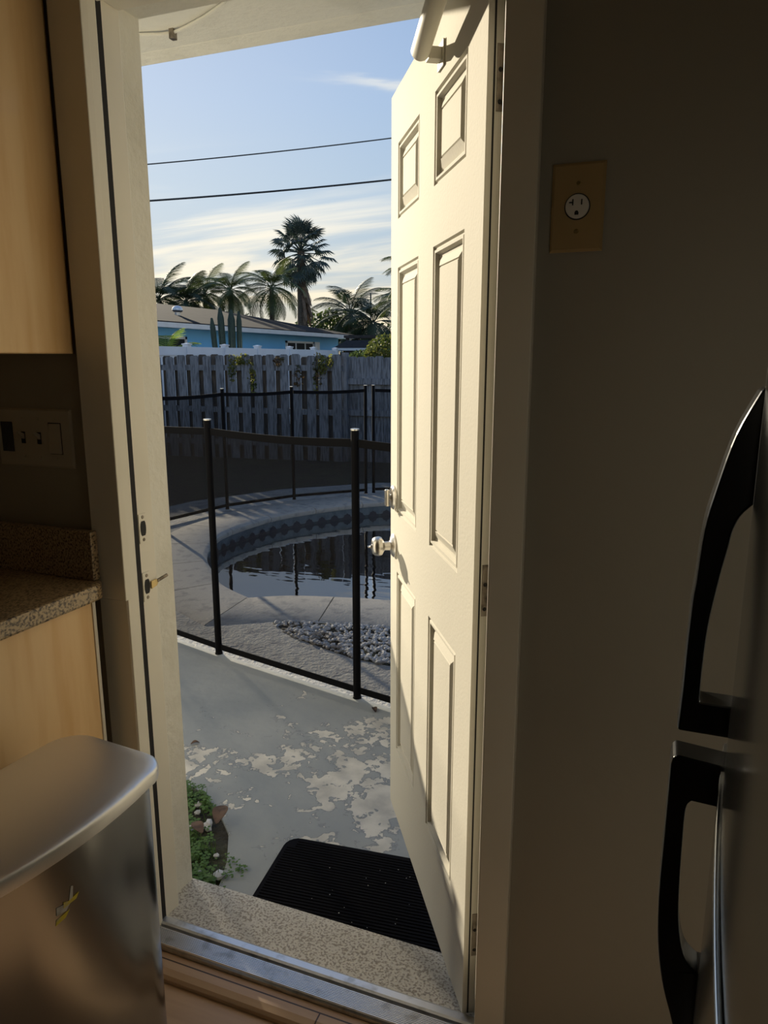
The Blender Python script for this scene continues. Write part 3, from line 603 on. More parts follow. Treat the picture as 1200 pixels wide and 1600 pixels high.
# basin
bs = MB(); band = MB()
WZ = -.285
pi_ = pool
vs_ = [Vector((*p, G - .04)) for p in pi_] + [Vector((*p, WZ - .05)) for p in pi_]
band.add(vs_, [(i, (i + 1) % n, n + (i + 1) % n, n + i) for i in range(n)])
band.cur = 2
band.add([Vector((*p, -.262)) for p in offset(pool, -.006)] + [Vector((*p, -.34)) for p in offset(pool, -.006)], [(i, (i + 1) % n, n + (i + 1) % n, n + i) for i in range(n)])  # added dark strip, so the mirrored scallops merge into dark water
band.cur = 1
# scallop tiles along the waterline
tot = 0
cum = [0]
for s_ in seg: cum.append(cum[-1] + s_)
def at(s_):
    s_ %= cum[-1]
    i = next(j for j in range(n) if cum[j + 1] >= s_); f = (s_ - cum[i]) / seg[i]; a_, b_ = Vector(pi_[i]), Vector(pi_[(i + 1) % n]); t_ = (b_ - a_).normalized()
    return a_ + (b_ - a_) * f, t_
for k in range(int(cum[-1] / .155)):
    c_, t_ = at(k * .155); nrm = Vector((-t_.y, t_.x))
    pl = [(-.058, -.284), (.058, -.284), (.060, -.268), (.040, -.254), (.034, -.236), (.014, -.230), (0, -.218), (-.014, -.230), (-.034, -.236), (-.040, -.254), (-.060, -.268)]
    band.add([Vector((c_.x + t_.x * u + nrm.x * .008, c_.y + t_.y * u + nrm.y * .008, v)) for u, v in pl], [tuple(range(len(pl)))])
struct('pool_tile_band', band, [M['tileband'], M['tile'], mat('added_dark_strip', (0.02, 0.045, 0.06), .3, noise=(20, (0.03, 0.06, 0.07), .4, .7))], 'waterline tile band with dark scalloped tiles', 'pool tiles', fix=False)
bs.add([Vector((*p, WZ - .05)) for p in pi_] + [Vector((*p, -1.45)) for p in pi_], [(i, (i + 1) % n, n + (i + 1) % n, n + i) for i in range(n)])
poly_slab([pi_], -1.45, .05, bs)
struct('pool_basin', bs, M['poolwall'], 'blue plastered basin under the pool water', 'pool basin')
wt_ = MB(); tri = tessellate_polygon([[Vector((*p, 0)) for p in pi_]]); wt_.add([Vector((*p, WZ)) for p in pi_], [tuple(t) for t in tri])
struct('pool_water', wt_, M['water'], 'still dark teal pool water with fence reflections', 'water')

# stones between coping and deck
def inside(p, poly):
    x_, y_ = p; c_ = False
    for i in range(len(poly)):
        (x1, y1), (x2, y2) = poly[i], poly[i - 1]
        if (y1 > y_) != (y2 > y_) and x_ < (x2 - x1) * (y_ - y1) / (y2 - y1) + x1: c_ = not c_
    return c_
ico = []
for _ in range(6):
    bm = bmesh.new(); bmesh.ops.create_icosphere(bm, subdivisions=1, radius=1)
    pv = []
    for v in bm.verts: v.co *= random.uniform(.75, 1.15)
    ico.append(([v.co.copy() for v in bm.verts], [tuple(v.index for v in f.verts) for f in bm.faces])); bm.free()
def stone(mb, x_, y_, z_, r_, flat=.6):
    vs_, fs = random.choice(ico); rot = Matrix.Rotation(random.uniform(0, 6.28), 3, 'Z') @ Matrix.Rotation(random.uniform(-.4, .4), 3, 'X')
    sx_, sy_, sz_ = r_ * random.uniform(.8, 1.4), r_ * random.uniform(.7, 1.1), r_ * flat
    mb.add([rot @ Vector((v.x * sx_, v.y * sy_, v.z * sz_)) + Vector((x_, y_, z_)) for v in vs_], fs)
outer_near = [p for p in cop_out if p[1] < 3.95 and -2.1 < p[0] < .5]
outer_near.sort()
bed_poly = bed_in + [(p[0], p[1] - .01) for p in reversed(outer_near)]
gv = MB(); poly_slab([bed_poly], G + .006, .03, gv) if False else None
cnt = 0
while cnt < 2100:
    p = (random.uniform(-2.1, .4), random.uniform(3.15, 3.8))
    if inside(p, bed_poly): stone(gv, p[0], p[1], G + random.uniform(.0, .012), random.uniform(.009, .020)); cnt += 1
tag(gv.build('white_gravel', M['pebble'], None, smooth=False), 'bed of small white stones along the near pool coping', 'gravel', kind='stuff')
struct('gravel_bed', poly_slab([bed_poly], G + .0008, .012), M['dirt'], 'soil under the white stones by the pool', 'soil')
# dead leaves on the patio
def leaf_thing(x_, y_, z_, L_, rz, label, m_='leafdead', curl=.25, nm='dead_leaf'):
    mb = MB(); vs_ = []; fs = []
    for i in range(7):
        t = i / 6; w = math.sin(math.pi * min(1, t * .92 + .06)) * L_ * .27
        for s_ in (-1, 0, 1): vs_.append(Vector((x_ + math.cos(rz) * (t - .5) * L_ - math.sin(rz) * s_ * w, y_ + math.sin(rz) * (t - .5) * L_ + math.cos(rz) * s_ * w, z_ + .003 + abs(s_) * w * curl + math.sin(t * 3.1) * L_ * curl * .3)))
    for i in range(6):
        for k in (0, 1): a_ = i * 3 + k; fs.append((a_, a_ + 1, a_ + 4, a_ + 3))
    n_ = len(vs_); vs_ += [v + Vector((0, 0, .0015)) for v in vs_]; fs += [tuple(n_ + i for i in f) for f in fs]
    mb.add(vs_, fs); return tag(mb.build(nm, M[m_], None, smooth=True), label, 'leaf')
leaf_thing(-1.673, 2.215, G, .035, .7, 'tiny curled dead leaf on the left of the patio', curl=.5)
leaf_thing(-1.105, 2.743, G, .045, 2.2, 'small reddish brown dead leaf by the foot of the pool fence', curl=.4)
leaf_thing(-1.275, 1.80, G + .045, .095, 1.9, 'large brown dead leaf lying in the garden bed', curl=.35)
leaf_thing(-1.31, 1.72, G + .04, .07, 2.6, 'smaller brown dead leaf beside the big one in the garden bed', curl=.3)
# garden bed
bedp = [(-3.2, 1.44), (-3.2, 1.9), (-2.2, 2.0), (-1.53, 1.967), (-1.438, 1.942), (-1.311, 1.852), (-1.235, 1.782), (-1.166, 1.667), (-1.132, 1.581), (-1.112, 1.50), (-1.12, 1.44)]
gb = MB(); poly_slab([[(-1.55, 1.435), (-1.54, 1.8), (-1.53, 1.967), (-1.438, 1.942), (-1.311, 1.852), (-1.235, 1.782), (-1.166, 1.667), (-1.132, 1.581), (-1.112, 1.50), (-1.10, 1.435)]], G - .01, .04, gb)
struct('garden_bed', gb, M['dirt'], 'small soil bed against the house left of the doorway', 'soil')
bed_small = [(-1.55, 1.44), (-1.53, 1.95), (-1.438, 1.93), (-1.311, 1.84), (-1.235, 1.77), (-1.175, 1.667), (-1.142, 1.581), (-1.12, 1.50), (-1.12, 1.44)]
gr = MB(); cnt = 0
while cnt < 2600:
    p = (random.uniform(-1.55, -1.1), random.uniform(1.44, 1.96))
    if not inside(p, bed_small): continue
    cnt += 1
    if mnoise.noise(Vector((p[0] * 7, p[1] * 7, 0))) + random.uniform(-.25, .25) < -.02: continue
    z_ = G - .01 + random.uniform(.01, .06); s_ = random.uniform(.004, .009); a_ = random.uniform(0, 6.28)
    if random.random() < .6:
        for k in range(3):
            b_ = a_ + k * 2.09; c_ = Vector((p[0] + math.cos(b_) * s_, p[1] + math.sin(b_) * s_, z_)); e = Vector((math.cos(b_), math.sin(b_), random.uniform(-.3, .3))) * s_; f_ = Vector((-math.sin(b_), math.cos(b_), 0)) * s_ * .8
            gr.add([c_ - e, c_ + f_, c_ + e, c_ - f_], [(0, 1, 2, 3)])
    else:
        tip = Vector((p[0] + math.cos(a_) * .02, p[1] + math.sin(a_) * .02, z_ + .015)); b0 = Vector((p[0], p[1], G - .01))
        w_ = Vector((-math.sin(a_), math.cos(a_), 0)) * .0018; gr.add([b0 - w_, b0 + w_, tip], [(0, 1, 2)])
for (px_, py_) in ((-1.13, 1.60), (-1.10, 1.64), (-1.15, 1.66), (-1.14, 1.54)):
    for k in range(26):
        c_ = Vector((px_ + random.gauss(0, .015), py_ + random.gauss(0, .012), G + random.uniform(.002, .02))); a_ = random.uniform(0, 6.28); s_ = random.uniform(.003, .007)
        e = Vector((math.cos(a_), math.sin(a_), .2)) * s_; f_ = Vector((-math.sin(a_), math.cos(a_), 0)) * s_ * .8; gr.add([c_ - e, c_ + f_, c_ + e, c_ - f_], [(0, 1, 2, 3)])
tag(gr.build('clover_grass', M['clover'], None, fix=False), 'green clover and grass in the bed by the doorway', 'grass', kind='stuff')
pbl = MB()
for k in range(60):
    p = (random.uniform(-1.5, -1.1), random.uniform(1.46, 1.92))
    if inside(p, bed_small): stone(pbl, p[0], p[1], G + random.uniform(0, .012), random.uniform(.010, .022))
tag(pbl.build('bed_pebbles', M['pebble'], None), 'grey and white pebbles scattered in the bed by the doorway', 'pebbles', kind='stuff')

# door mat
mt = thing('door_mat', (-.72, 1.68, G), 'black ribbed rubber backed mat lying on the patio outside the sill', 'door mat')
def rrect(x0, y0, x1, y1, r_, sk=0, n=6):
    o = []
    for cx_, cy_, a0 in ((x1 - r_, y0 + r_, -90), (x1 - r_, y1 - r_, 0), (x0 + r_, y1 - r_, 90), (x0 + r_, y0 + r_, 180)):
        for k in range(n): a_ = R(a0 + 90 * k / (n - 1)); o.append((cx_ + r_ * math.cos(a_), cy_ + r_ * math.sin(a_)))
    return o
cr, sr = math.cos(R(6)), math.sin(R(6))
def mrot(p): x_, y_ = p; x_ += .72; y_ -= 1.68; return (-.72 + x_ * cr - y_ * sr, 1.68 + x_ * sr + y_ * cr)
MX0, MX1, MY0, MY1 = -1.02, -.27, 1.475, 1.865
mo = [mrot(p) for p in rrect(MX0, MY0, MX1, MY1, .045)]
poly_slab([mo], G + .007, .0065).build('mat_backing', M['mat'], mt)
rb = MB(); y_ = MY0 + .014
while y_ < MY1 - .012:
    m0 = .02 if (MY0 + .045 < y_ < MY1 - .045) else .045
    c_ = [mrot((MX0 + m0 - .006, y_)), mrot((MX1 - m0 + .006, y_)), mrot((MX1 - m0 + .006, y_ + .006)), mrot((MX0 + m0 - .006, y_ + .006))]
    rb.prism(c_, lambda u, v, a_: Vector((u, v, a_)), G + .007, G + .0105); y_ += .0115
rb.build('carpet_ribs', M['mat'], mt)
lint = MB()
for k in range(40):
    p = mrot((random.uniform(MX0 + .05, MX1 - .05), random.uniform(MY0 + .02, MY1 - .02))); s_ = random.uniform(.0008, .002)
    stone(lint, p[0], p[1], G + .0115, s_, .5)
l_ = lint.build('grit_specks', M['stickwhite'], mt); l_['kind'] = 'stuff'

# ================================================================ POOL FENCE
pf = thing('pool_safety_fence', (-1.7, 3.0, G), 'black mesh pool safety fence on thin poles around the pool', 'pool fence')
loop = [(-2.107, 3.035), (-1.225, 2.829), (-.35, 2.64), (.55, 2.62), (1.45, 2.85), (2.3, 3.3), (2.95, 3.95), (3.3, 4.8), (3.42, 5.7), (3.3, 6.6), (2.9, 7.4), (2.25, 8.0), (1.4, 8.4), (.5, 8.55), (-.4, 8.55), (-1.3, 8.45), (-2.2, 8.2), (-3.10, 7.69), (-3.165, 7.615), (-3.765, 6.99), (-4.16, 6.27), (-4.33, 5.35), (-4.62, 4.55), (-4.78, 3.77), (-3.88, 3.53), (-2.99, 3.28)]
GT = G + .004
for i, (x_, y_) in enumerate(loop):
    q = MB(); q.lathe([(-.012, .020), (.004, .020), (.006, .0175), (1.222, .0175)], (x_, y_, GT), (0, 0, 1), 12); po = q.build('post', M['pole'], pf, smooth=True)
    q = MB(); q.lathe([(0, .020), (.006, .020), (.0075, .016), (.008, .002)], (x_, y_, GT + 1.2225), (0, 0, 1), 12); q.build('post_cap', M['nickel'], po, smooth=True)
    x2, y2 = loop[(i + 1) % len(loop)]; a_, b_ = Vector((x_, y_)), Vector((x2, y2)); L_ = (b_ - a_).length
    if L_ < .2: continue
    d_ = (b_ - a_).normalized(); nn_ = Vector((-d_.y, d_.x)); a_ = a_ + d_ * .0185; b_ = b_ - d_ * .0185
    def sg(t): return -.012 * math.sin(math.pi * t)
    m_ = 8; vs_ = []
    for k in range(m_ + 1):
        t = k / m_; p = a_ + (b_ - a_) * t; vs_ += [Vector((p.x, p.y, GT + .04)), Vector((p.x, p.y, GT + 1.165 + sg(t)))]
    q = MB(); q.add(vs_, [(2 * k, 2 * k + 2, 2 * k + 3, 2 * k + 1) for k in range(m_)]); net = q.build('mesh_panel', M['net'], pf, fix=False)
    for s_, (z0, z1) in ((0, (1.150, 1.185)), (1, (.020, .050))):
      q = MB()
      for k in range(m_):
        t0, t1 = k / m_, (k + 1) / m_; p0 = a_ + (b_ - a_) * t0; p1 = a_ + (b_ - a_) * t1
        if True:
            g0, g1 = (sg(t0), sg(t1)) if s_ == 0 else (0, 0); h = nn_ * .003
            c = [Vector((*(p0 - h), GT + z0 + g0)), Vector((*(p0 + h), GT + z0 + g0)), Vector((*(p1 + h), GT + z0 + g1)), Vector((*(p1 - h), GT + z0 + g1)), Vector((*(p0 - h), GT + z1 + g0)), Vector((*(p0 + h), GT + z1 + g0)), Vector((*(p1 + h), GT + z1 + g1)), Vector((*(p1 - h), GT + z1 + g1))]
            q.add(c, [(0, 3, 2, 1), (4, 5, 6, 7), (0, 1, 5, 4), (1, 2, 6, 5), (2, 3, 7, 6), (3, 0, 4, 7)])
      q.build('mesh_binding', M['pole'], net)

# ================================================================ WOODEN FENCE
FA, FB = Vector((-9.40, 9.50, 0)), Vector((-4.58, 10.10, 0)); fd = (FB - FA).normalized(); fn_ = Vector((-fd.y, fd.x, 0))
wfn = thing('wooden_fence', (-7.0, 9.8, -.16), 'weathered grey shadowbox picket fence behind the pool', 'fence')
def picket(mb, org, d, n_, w, h, lean, th=.016):
    ear = .022
    pl = [(-w / 2, 0), (w / 2, 0), (w / 2, h - ear), (w / 2 - ear, h), (-w / 2 + ear, h), (-w / 2, h - ear)]
    mb.prism(pl, lambda u, v, a_: org + d * (u + v * lean) + n_ * a_ + Vector((0, 0, v)), 0, th)
Lf = (FB - FA).length; k = 0; s_ = .05
while s_ < Lf:
    for back in (0, 1):
        ss = s_ + (.112 if back else 0)
        if ss > Lf: continue
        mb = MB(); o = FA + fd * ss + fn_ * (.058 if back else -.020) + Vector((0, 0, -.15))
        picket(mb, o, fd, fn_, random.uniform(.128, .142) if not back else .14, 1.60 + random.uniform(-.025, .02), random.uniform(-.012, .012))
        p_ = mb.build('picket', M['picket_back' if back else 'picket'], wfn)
        if back and k % 5 == 0: p_['label'] = 'brownish rear picket'
    s_ += .215 + random.uniform(-.010, .010); k += 1
for z_ in (.06, .60, 1.22):
    mb = MB(); mb.prism([(0, z_), (Lf, z_ + (.05 if z_ == .6 else 0) * -1), (Lf, z_ + .085 + (.05 if z_ == .6 else 0) * -1), (0, z_ + .085)], lambda u, v, a_: FA + fd * u + fn_ * a_ + Vector((0, 0, v)), -.0035, .057); mb.build('rail', M['picket'], wfn)
# second, flat boarded section at the right, rails towards the pool
wf2 = thing('board_fence', (0, 10.2, -.16), 'flat boarded fence section with rails, right of the picket fence', 'fence')
x_ = -4.53
k = 0
while x_ < 6.0:
    mb = MB(); picket(mb, Vector((x_ + .07, 10.23, -.15)), Vector((1, 0, 0)), Vector((0, 1, 0)), .138, 1.58 + random.uniform(-.012, .012) - (.03 if (k // 6) % 2 else 0), 0); mb.build('fence_board', M['picket'], wf2); x_ += .143; k += 1
for z_ in (.55, 1.02): boxes((-4.53, 10.185, z_, 6.0, 10.228, z_ + .09)).build('rail', M['picket'], wf2, bevel=.003)
boxes((-4.60, 10.13, -.16, -4.515, 10.228, 1.49)).build('fence_post', M['picket'], wf2, bevel=.004)

# ================================================================ FOLIAGE
def cluster(mb, c, r, n, s, seed=0):
    rnd = random.Random(seed)
    for _ in range(n):
        while True:
            p = Vector((rnd.uniform(-1, 1), rnd.uniform(-1, 1), rnd.uniform(-1, 1)))
            if .25 < p.length < 1: break
        k_ = 1 + .25 * mnoise.noise(p * 2.3 + Vector((seed, 0, 0)))
        q_ = Vector((p.x * r[0], p.y * r[1], p.z * r[2])) * k_ + Vector(c)
        a_ = Vector((rnd.gauss(0, 1), rnd.gauss(0, 1), rnd.gauss(0, 1))).normalized(); b_ = a_.orthogonal().normalized(); b_ = Matrix.Rotation(rnd.uniform(0, 6.28), 3, a_) @ b_; c_ = a_.cross(b_)
        z_ = s * rnd.uniform(.6, 1.3)
        mb.add([q_ - b_ * z_, q_ + c_ * z_ * .5, q_ + b_ * z_, q_ - c_ * z_ * .5], [(0, 1, 2, 3)])
vn = MB()
for (s_, z_, r_, n_) in ((3.08, 1.25, (.07, .05, .22), 150), (3.25, 1.38, (.14, .07, .10), 160), (3.42, 1.1, (.08, .06, .25), 150)):
    p = FA + fd * s_; cluster(vn, (p.x, p.y - .01, z_), r_, n_, .028, int(s_ * 10))
tag(vn.build('fence_vine', M['vine'], None, fix=False), 'yellow leaved vine in the fence gaps, left clump', 'vine', group=None)
vn = MB()
for (s_, z_, r_, n_) in ((4.17, 1.15, (.09, .06, .22), 80), (3.86, 1.36, (.10, .05, .08), 50), (4.50, 1.25, (.10, .07, .26), 120)):
    p = FA + fd * s_; cluster(vn, (p.x, p.y - .02, z_), r_, n_, .03, int(s_ * 10))
tag(vn.build('fence_vine', M['vine_dark'], None, fix=False), 'dark green vine hanging over the fence pickets, middle clump', 'vine')
vn = MB()
for (s_, z_, r_, n_) in ((4.57, 1.32, (.08, .08, .14), 160), (4.46, 1.02, (.03, .05, .2), 30), (4.70, 1.36, (.05, .06, .1), 30)):
    p = FA + fd * s_; cluster(vn, (p.x, p.y - .05, z_), r_, n_, .027, int(s_ * 31))
tag(vn.build('fence_vine', M['vine'], None, fix=False), 'bright yellow green vine leaves near the right end of the pickets', 'vine')

def frond_mesh(name, L_, droop, nl, lw, ll, seed):
    rnd = random.Random(seed); mb = MB(); P = []
    for i in range(13):
        t = i / 12; ang = droop * t * t * 1.25; P.append((t, ang))
    pts = [Vector((0, 0, 0))]
    for i in range(1, 13): a_ = droop * (i / 12) ** 1.3 * 1.4; pts.append(pts[-1] + Vector((math.cos(a_), 0, -math.sin(a_))) * L_ / 12)
    mb.tube(pts, [L_ * .012 * (1 - .8 * i / 12) for i in range(13)], 5)
    for i in range(nl):
        t = .18 + .80 * i / (nl - 1); f = t * 12; j = min(11, int(f)); p = pts[j].lerp(pts[j + 1], f - j); d_ = (pts[j + 1] - pts[j]).normalized()
        l_ = ll * math.sin(math.pi * min(1, .15 + t * .85)) * rnd.uniform(.8, 1.1) + ll * .15
        for s_ in (-1, 1):
            v = (d_ * .55 + Vector((0, s_ * .8, 0)) + Vector((0, 0, -.25))).normalized(); e = p + v * l_ * .55; e2 = e + (v + Vector((0, 0, -.75 * rnd.uniform(.6, 1.4)))).normalized() * l_ * .45
            w = d_ * lw; mb.add([p - w, p + w, e + w * .8, e - w * .8, e2], [(0, 1, 2, 3), (3, 2, 4)])
    return mb
def palm(base, top, L_, nf, label, m_='frond', el=(82, -38), seed=1, r0=.16, r1=.11, nm='coconut_palm', cat='palm tree', nl=32, ll=.58, lw=.017, group=None, bend=.0):
    rt = thing(nm, base, label, cat, group); b, t = Vector(base), Vector(top); mid = (b + t) / 2 + Vector((bend, bend, 0))
    pts = [b.lerp(mid, k / 4) if k <= 4 else mid.lerp(t, (k - 4) / 4) for k in range(9)]
    q = MB(); q.tube(pts, [r0 + (r1 - r0) * k / 8 for k in range(9)], 10); q.build('trunk', M['trunk'], rt, smooth=True)
    rnd = random.Random(seed); protos = []
    for k in range(3):
        f = frond_mesh('frond', L_, (.75, 1.0, 1.3)[k], nl, lw, ll, seed + k); f_ = f.build('frond', M[m_], None, fix=False); protos.append(f_)
    for k in range(nf):
        src = protos[k % 3]; o = src if k < 3 else src.copy()
        if k >= 3: COL.objects.link(o)
        o.parent = rt; o.location = Vector(top) - b; ela = el[0] + (el[1] - el[0]) * (k / (nf - 1)); o.rotation_euler = (rnd.uniform(-.25, .25), -R(ela), k * 2.399 + rnd.uniform(-.2, .2)); s_ = rnd.uniform(.85, 1.12); o.scale = (s_, s_, s_)
    return rt
palm((-16.35, 28.7, -.16), (-16.3, 28.7, 4.35), 1.75, 22, 'coconut palm with drooping fronds directly left of the tall fan palm', seed=3, r0=.14, r1=.10, ll=.62)
palm((-21.6, 31.5, -.16), (-21.56, 31.4, 4.48), 1.7, 22, 'green palm over the blue house roof, second from the left', seed=11, ll=.6)
palm((-19.4, 30.3, -.16), (-19.4, 30.3, 4.47), 1.55, 22, 'palm with upright fronds behind the tall cactus columns', seed=17, ll=.55)
palm((-22.0, 29.2, -.16), (-22.3, 28.8, 4.05), 2.0, 22, 'dark dense palm at the left end of the roof', 'frond_dark', seed=23, ll=.8, lw=.026, nl=26)
palm((-21.6, 29.9, -.16), (-21.3, 29.5, 3.95), 1.7, 20, 'lower dark palm tucked beside the dense palm over the roof', 'frond_dark', seed=29, ll=.75, lw=.026, nl=26)
palm((-9.07, 26.4, -.16), (-9.07, 26.4, 3.39), 1.7, 20, 'coconut palm half hidden by the free edge of the open door', seed=31, ll=.7)
palm((-6.6, 20.5, -.16), (-6.55, 20.4, 3.75), 1.5, 18, 'higher coconut palm beside the free edge of the open door', seed=37, ll=.6)
palm((-16.2, 36.7, -.16), (-16.05, 36.64, 3.75), 2.6, 20, 'broad dark palm beyond the right end of the blue house', 'frond_dark', seed=41, ll=.9, lw=.03, nl=26)
palm((-14.4, 36.0, -.16), (-14.5, 36.0, 3.2), 2.3, 18, 'shorter dark palm right of the broad dark palm', 'frond_dark', seed=43, ll=.8, lw=.03, nl=26)

# tall fan palm
fp = thing('fan_palm', (-17.44, 33.76, -.16), 'tall fan palm with round grey green crown rising over the blue house', 'palm tree')
q = MB(); q.tube([(-17.44, 33.76, -.16), (-17.44, 33.76, 3), (-17.45, 33.75, 5.2), (-17.45, 33.75, 6.6)], [.30, .27, .22, .18], 12); q.build('trunk', M['trunk'], fp, smooth=True)
q = MB(); rnd = random.Random(5)
for k in range(26):
    a_ = rnd.uniform(-.9, 1.4); z_ = rnd.uniform(3.6, 4.9); r_ = .26; p = Vector((-17.44 + math.cos(a_) * r_, 33.76 + math.sin(a_) * r_, z_)); o = Vector((math.cos(a_) * .30, math.sin(a_) * .30, -.75)) * rnd.uniform(.6, 1.1); w = Vector((-math.sin(a_), math.cos(a_), 0)) * .10
    q.add([p - w, p + w, p + o + w * .7, p + o * 1.2, p + o - w * .7], [(0, 1, 2, 3, 4)])
sk = q.build('dead_leaf_skirt', M['deadfrond'], fp, fix=False)
def fan_mesh():
    mb = MB(); mb.tube([(0, 0, 0), (.6, 0, .05), (1.12, 0, 0)], [.035, .022, .015], 5)
    nseg = 22; R_ = .66
    for k in range(nseg):
        a_ = R(-118) + R(236) * k / (nseg - 1); a2 = a_ + R(236) / (nseg - 1) * .55; am = a_ + R(236) / (nseg - 1) * .25
        c_ = Vector((1.08, 0, 0)); z1 = .05 * ((k % 2) * 2 - 1)
        rr = R_ * (1 - .15 * abs(am) / 2.1)
        p1 = c_ + Vector((math.cos(a_ - .05), math.sin(a_ - .05), -.12 + z1)) * rr * .62; p2 = c_ + Vector((math.cos(a2 + .03), math.sin(a2 + .03), -.12 - z1)) * rr * .62; tp = c_ + Vector((math.cos(am), math.sin(am), -.35)) * rr
        mb.add([c_, p1, tp, p2], [(0, 1, 2, 3)])
    return mb
f0 = fan_mesh().build('fan_leaf', M['fan'], None, fix=False); nF = 50
for k in range(nF):
    o = f0 if k == 0 else f0.copy()
    if k: COL.objects.link(o)
    o.parent = fp; t = k / (nF - 1); el = 85 - 148 * t ** .9; s_ = rnd.uniform(.85, 1.12)
    o.location = Vector((-17.45, 33.75, 6.45 + .2 * (1 - t) - .2 * max(0, t - .5))) - Vector((-17.44, 33.76, -.16)); o.rotation_euler = (rnd.uniform(-.5, .5), -R(el), k * 2.399); o.scale = (s_, s_, s_)

def bush(nm, c, r, n_, s_, m_, label, trunk=True, seed=1, cat='shrub'):
    rt = thing(nm, (c[0], c[1], -.16), label, cat); mb = MB(); cluster(mb, c, r, n_, s_, seed)
    cluster(mb, (c[0] - r[0] * .5, c[1], c[2] - r[2] * .3), (r[0] * .6, r[1] * .6, r[2] * .7), n_ // 3, s_, seed + 1); cluster(mb, (c[0] + r[0] * .55, c[1], c[2] - r[2] * .25), (r[0] * .55, r[1] * .6, r[2] * .7), n_ // 3, s_, seed + 2)
    mb.build('foliage', M[m_], rt, fix=False)
    q = MB(); q.tube([(c[0], c[1], -.16), (c[0] + .05, c[1], c[2] * .5), (c[0], c[1], c[2])], [.10, .08, .04], 7); q.build('stem', M['trunk'], rt, smooth=True)
bush('broadleaf_tree', (-17.9, 37.7, 2.9), (2.1, 1.8, 1.15), 1900, .13, 'bush', 'round green tree right of the fan palm trunk', seed=51, cat='tree')
bush('broadleaf_tree', (-15.2, 38.5, 2.0), (2.2, 1.8, 1.3), 1500, .13, 'frond_dark', 'dark tree under the broad palm beyond the blue house', seed=55, cat='tree')
bush('garden_shrub', (-5.72, 14.9, 1.50), (.42, .5, .42), 900, .055, 'vine', 'light green shrub above the boarded fence beside the open door', seed=61)
bush('garden_shrub', (-7.35, 18.5, 1.40), (.85, .6, .28), 900, .06, 'bush', 'leafy hedge over the low white shed roof', seed=67)
bush('garden_shrub', (-6.6, 20.5, 2.0), (.8, .8, .6), 1000, .09, 'frond_dark', 'dark shrub behind the hedge next to the open door', seed=71)
bush('garden_shrub', (-23.5, 36.0, 2.5), (3.0, 1.5, 1.6), 1200, .15, 'frond_dark', 'dark hedge behind the palms over the roof', seed=73)
palm((-10.9, 14.2, -.16), (-10.9, 14.2, 1.45), .95, 12, 'bright yellow green palm by the window of the blue house', 'lime', seed=83, ll=.38, lw=.022, nl=13, nm='dwarf_palm')
bush('garden_shrub', (-11.3, 14.0, 1.35), (.55, .4, .35), 500, .05, 'frond_dark', 'dark shrub under the bright palm by the blue house', seed=87)

# cactus
cc = thing('column_cactus', (-9.25, 14.25, -.16), 'tall dark green columnar cactus standing behind the white fence', 'cactus')
def cactus_col(x0, y0, x1, y1, zt, r_):
    mb = MB(); nr = 14; rows = []; H_ = 12
    for j in range(H_ + 1):
        t = j / H_; z_ = -.16 + (zt + .16) * t; rr = r_ * (1 if t < .93 else math.sqrt(max(.02, 1 - ((t - .93) / .075) ** 2)))
        rows.append([Vector((x0 + (x1 - x0) * t + rr * (1 if k % 2 else .72) * math.cos(2 * math.pi * k / nr), y0 + (y1 - y0) * t + rr * (1 if k % 2 else .72) * math.sin(2 * math.pi * k / nr), z_)) for k in range(nr)])
    vs_ = [p for r__ in rows for p in r__]; fs = [(j * nr + k, j * nr + (k + 1) % nr, (j + 1) * nr + (k + 1) % nr, (j + 1) * nr + k) for j in range(H_) for k in range(nr)] + [tuple(range(H_ * nr, H_ * nr + nr))]
    mb.add(vs_, fs); mb.build('cactus_column', M['cactus'], cc, smooth=True)
cactus_col(-9.38, 14.16, -9.52, 14.07, 2.28, .062); cactus_col(-9.29, 14.22, -9.37, 14.18, 2.50, .075); cactus_col(-9.18, 14.30, -9.17, 14.31, 2.46, .085); cactus_col(-9.05, 14.39, -9.03, 14.40, 2.43, .062)

# white vinyl fence
vf = thing('vinyl_fence', (-8.5, 13.0, -.16), 'white vinyl fence between the pickets and the blue house', 'fence')
vy = [10.45, 11.86, 13.12, 14.40, 15.85, 17.10, 18.4]
def vx(y_): return -8.62 + (y_ - 10.8) * .012
for i, y_ in enumerate(vy):
    q = MB(); q.box(vx(y_) - .06, y_ - .06, -.16, vx(y_) + .06, y_ + .06, 1.66); po = q.build('fence_post', M['vinyl'], vf, bevel=.006)
    q = MB(); q.box(vx(y_) - .072, y_ - .072, 1.66, vx(y_) + .072, y_ + .072, 1.68); q.add([(vx(y_) - .06, y_ - .06, 1.68), (vx(y_) + .06, y_ - .06, 1.68), (vx(y_) + .06, y_ + .06, 1.68), (vx(y_) - .06, y_ + .06, 1.68), (vx(y_), y_, 1.695)], [(0, 1, 4), (1, 2, 4), (2, 3, 4), (3, 0, 4)]); q.build('post_cap', M['vinyl'], po)
    if i < len(vy) - 1:
        y2 = vy[i + 1]; q = MB(); q.prism([(y_ + .06, -.10), (y2 - .06, -.10), (y2 - .06, 1.60), (y_ + .06, 1.60)], lambda u, v, a_: Vector((vx(u) + a_, u, v)), -.012, .012)
        q.prism([(y_ + .06, 1.46), (y2 - .06, 1.46), (y2 - .06, 1.62), (y_ + .06, 1.62)], lambda u, v, a_: Vector((vx(u) + a_, u, v)), -.03, .03); q.build('fence_panel', M['vinyl'], vf)

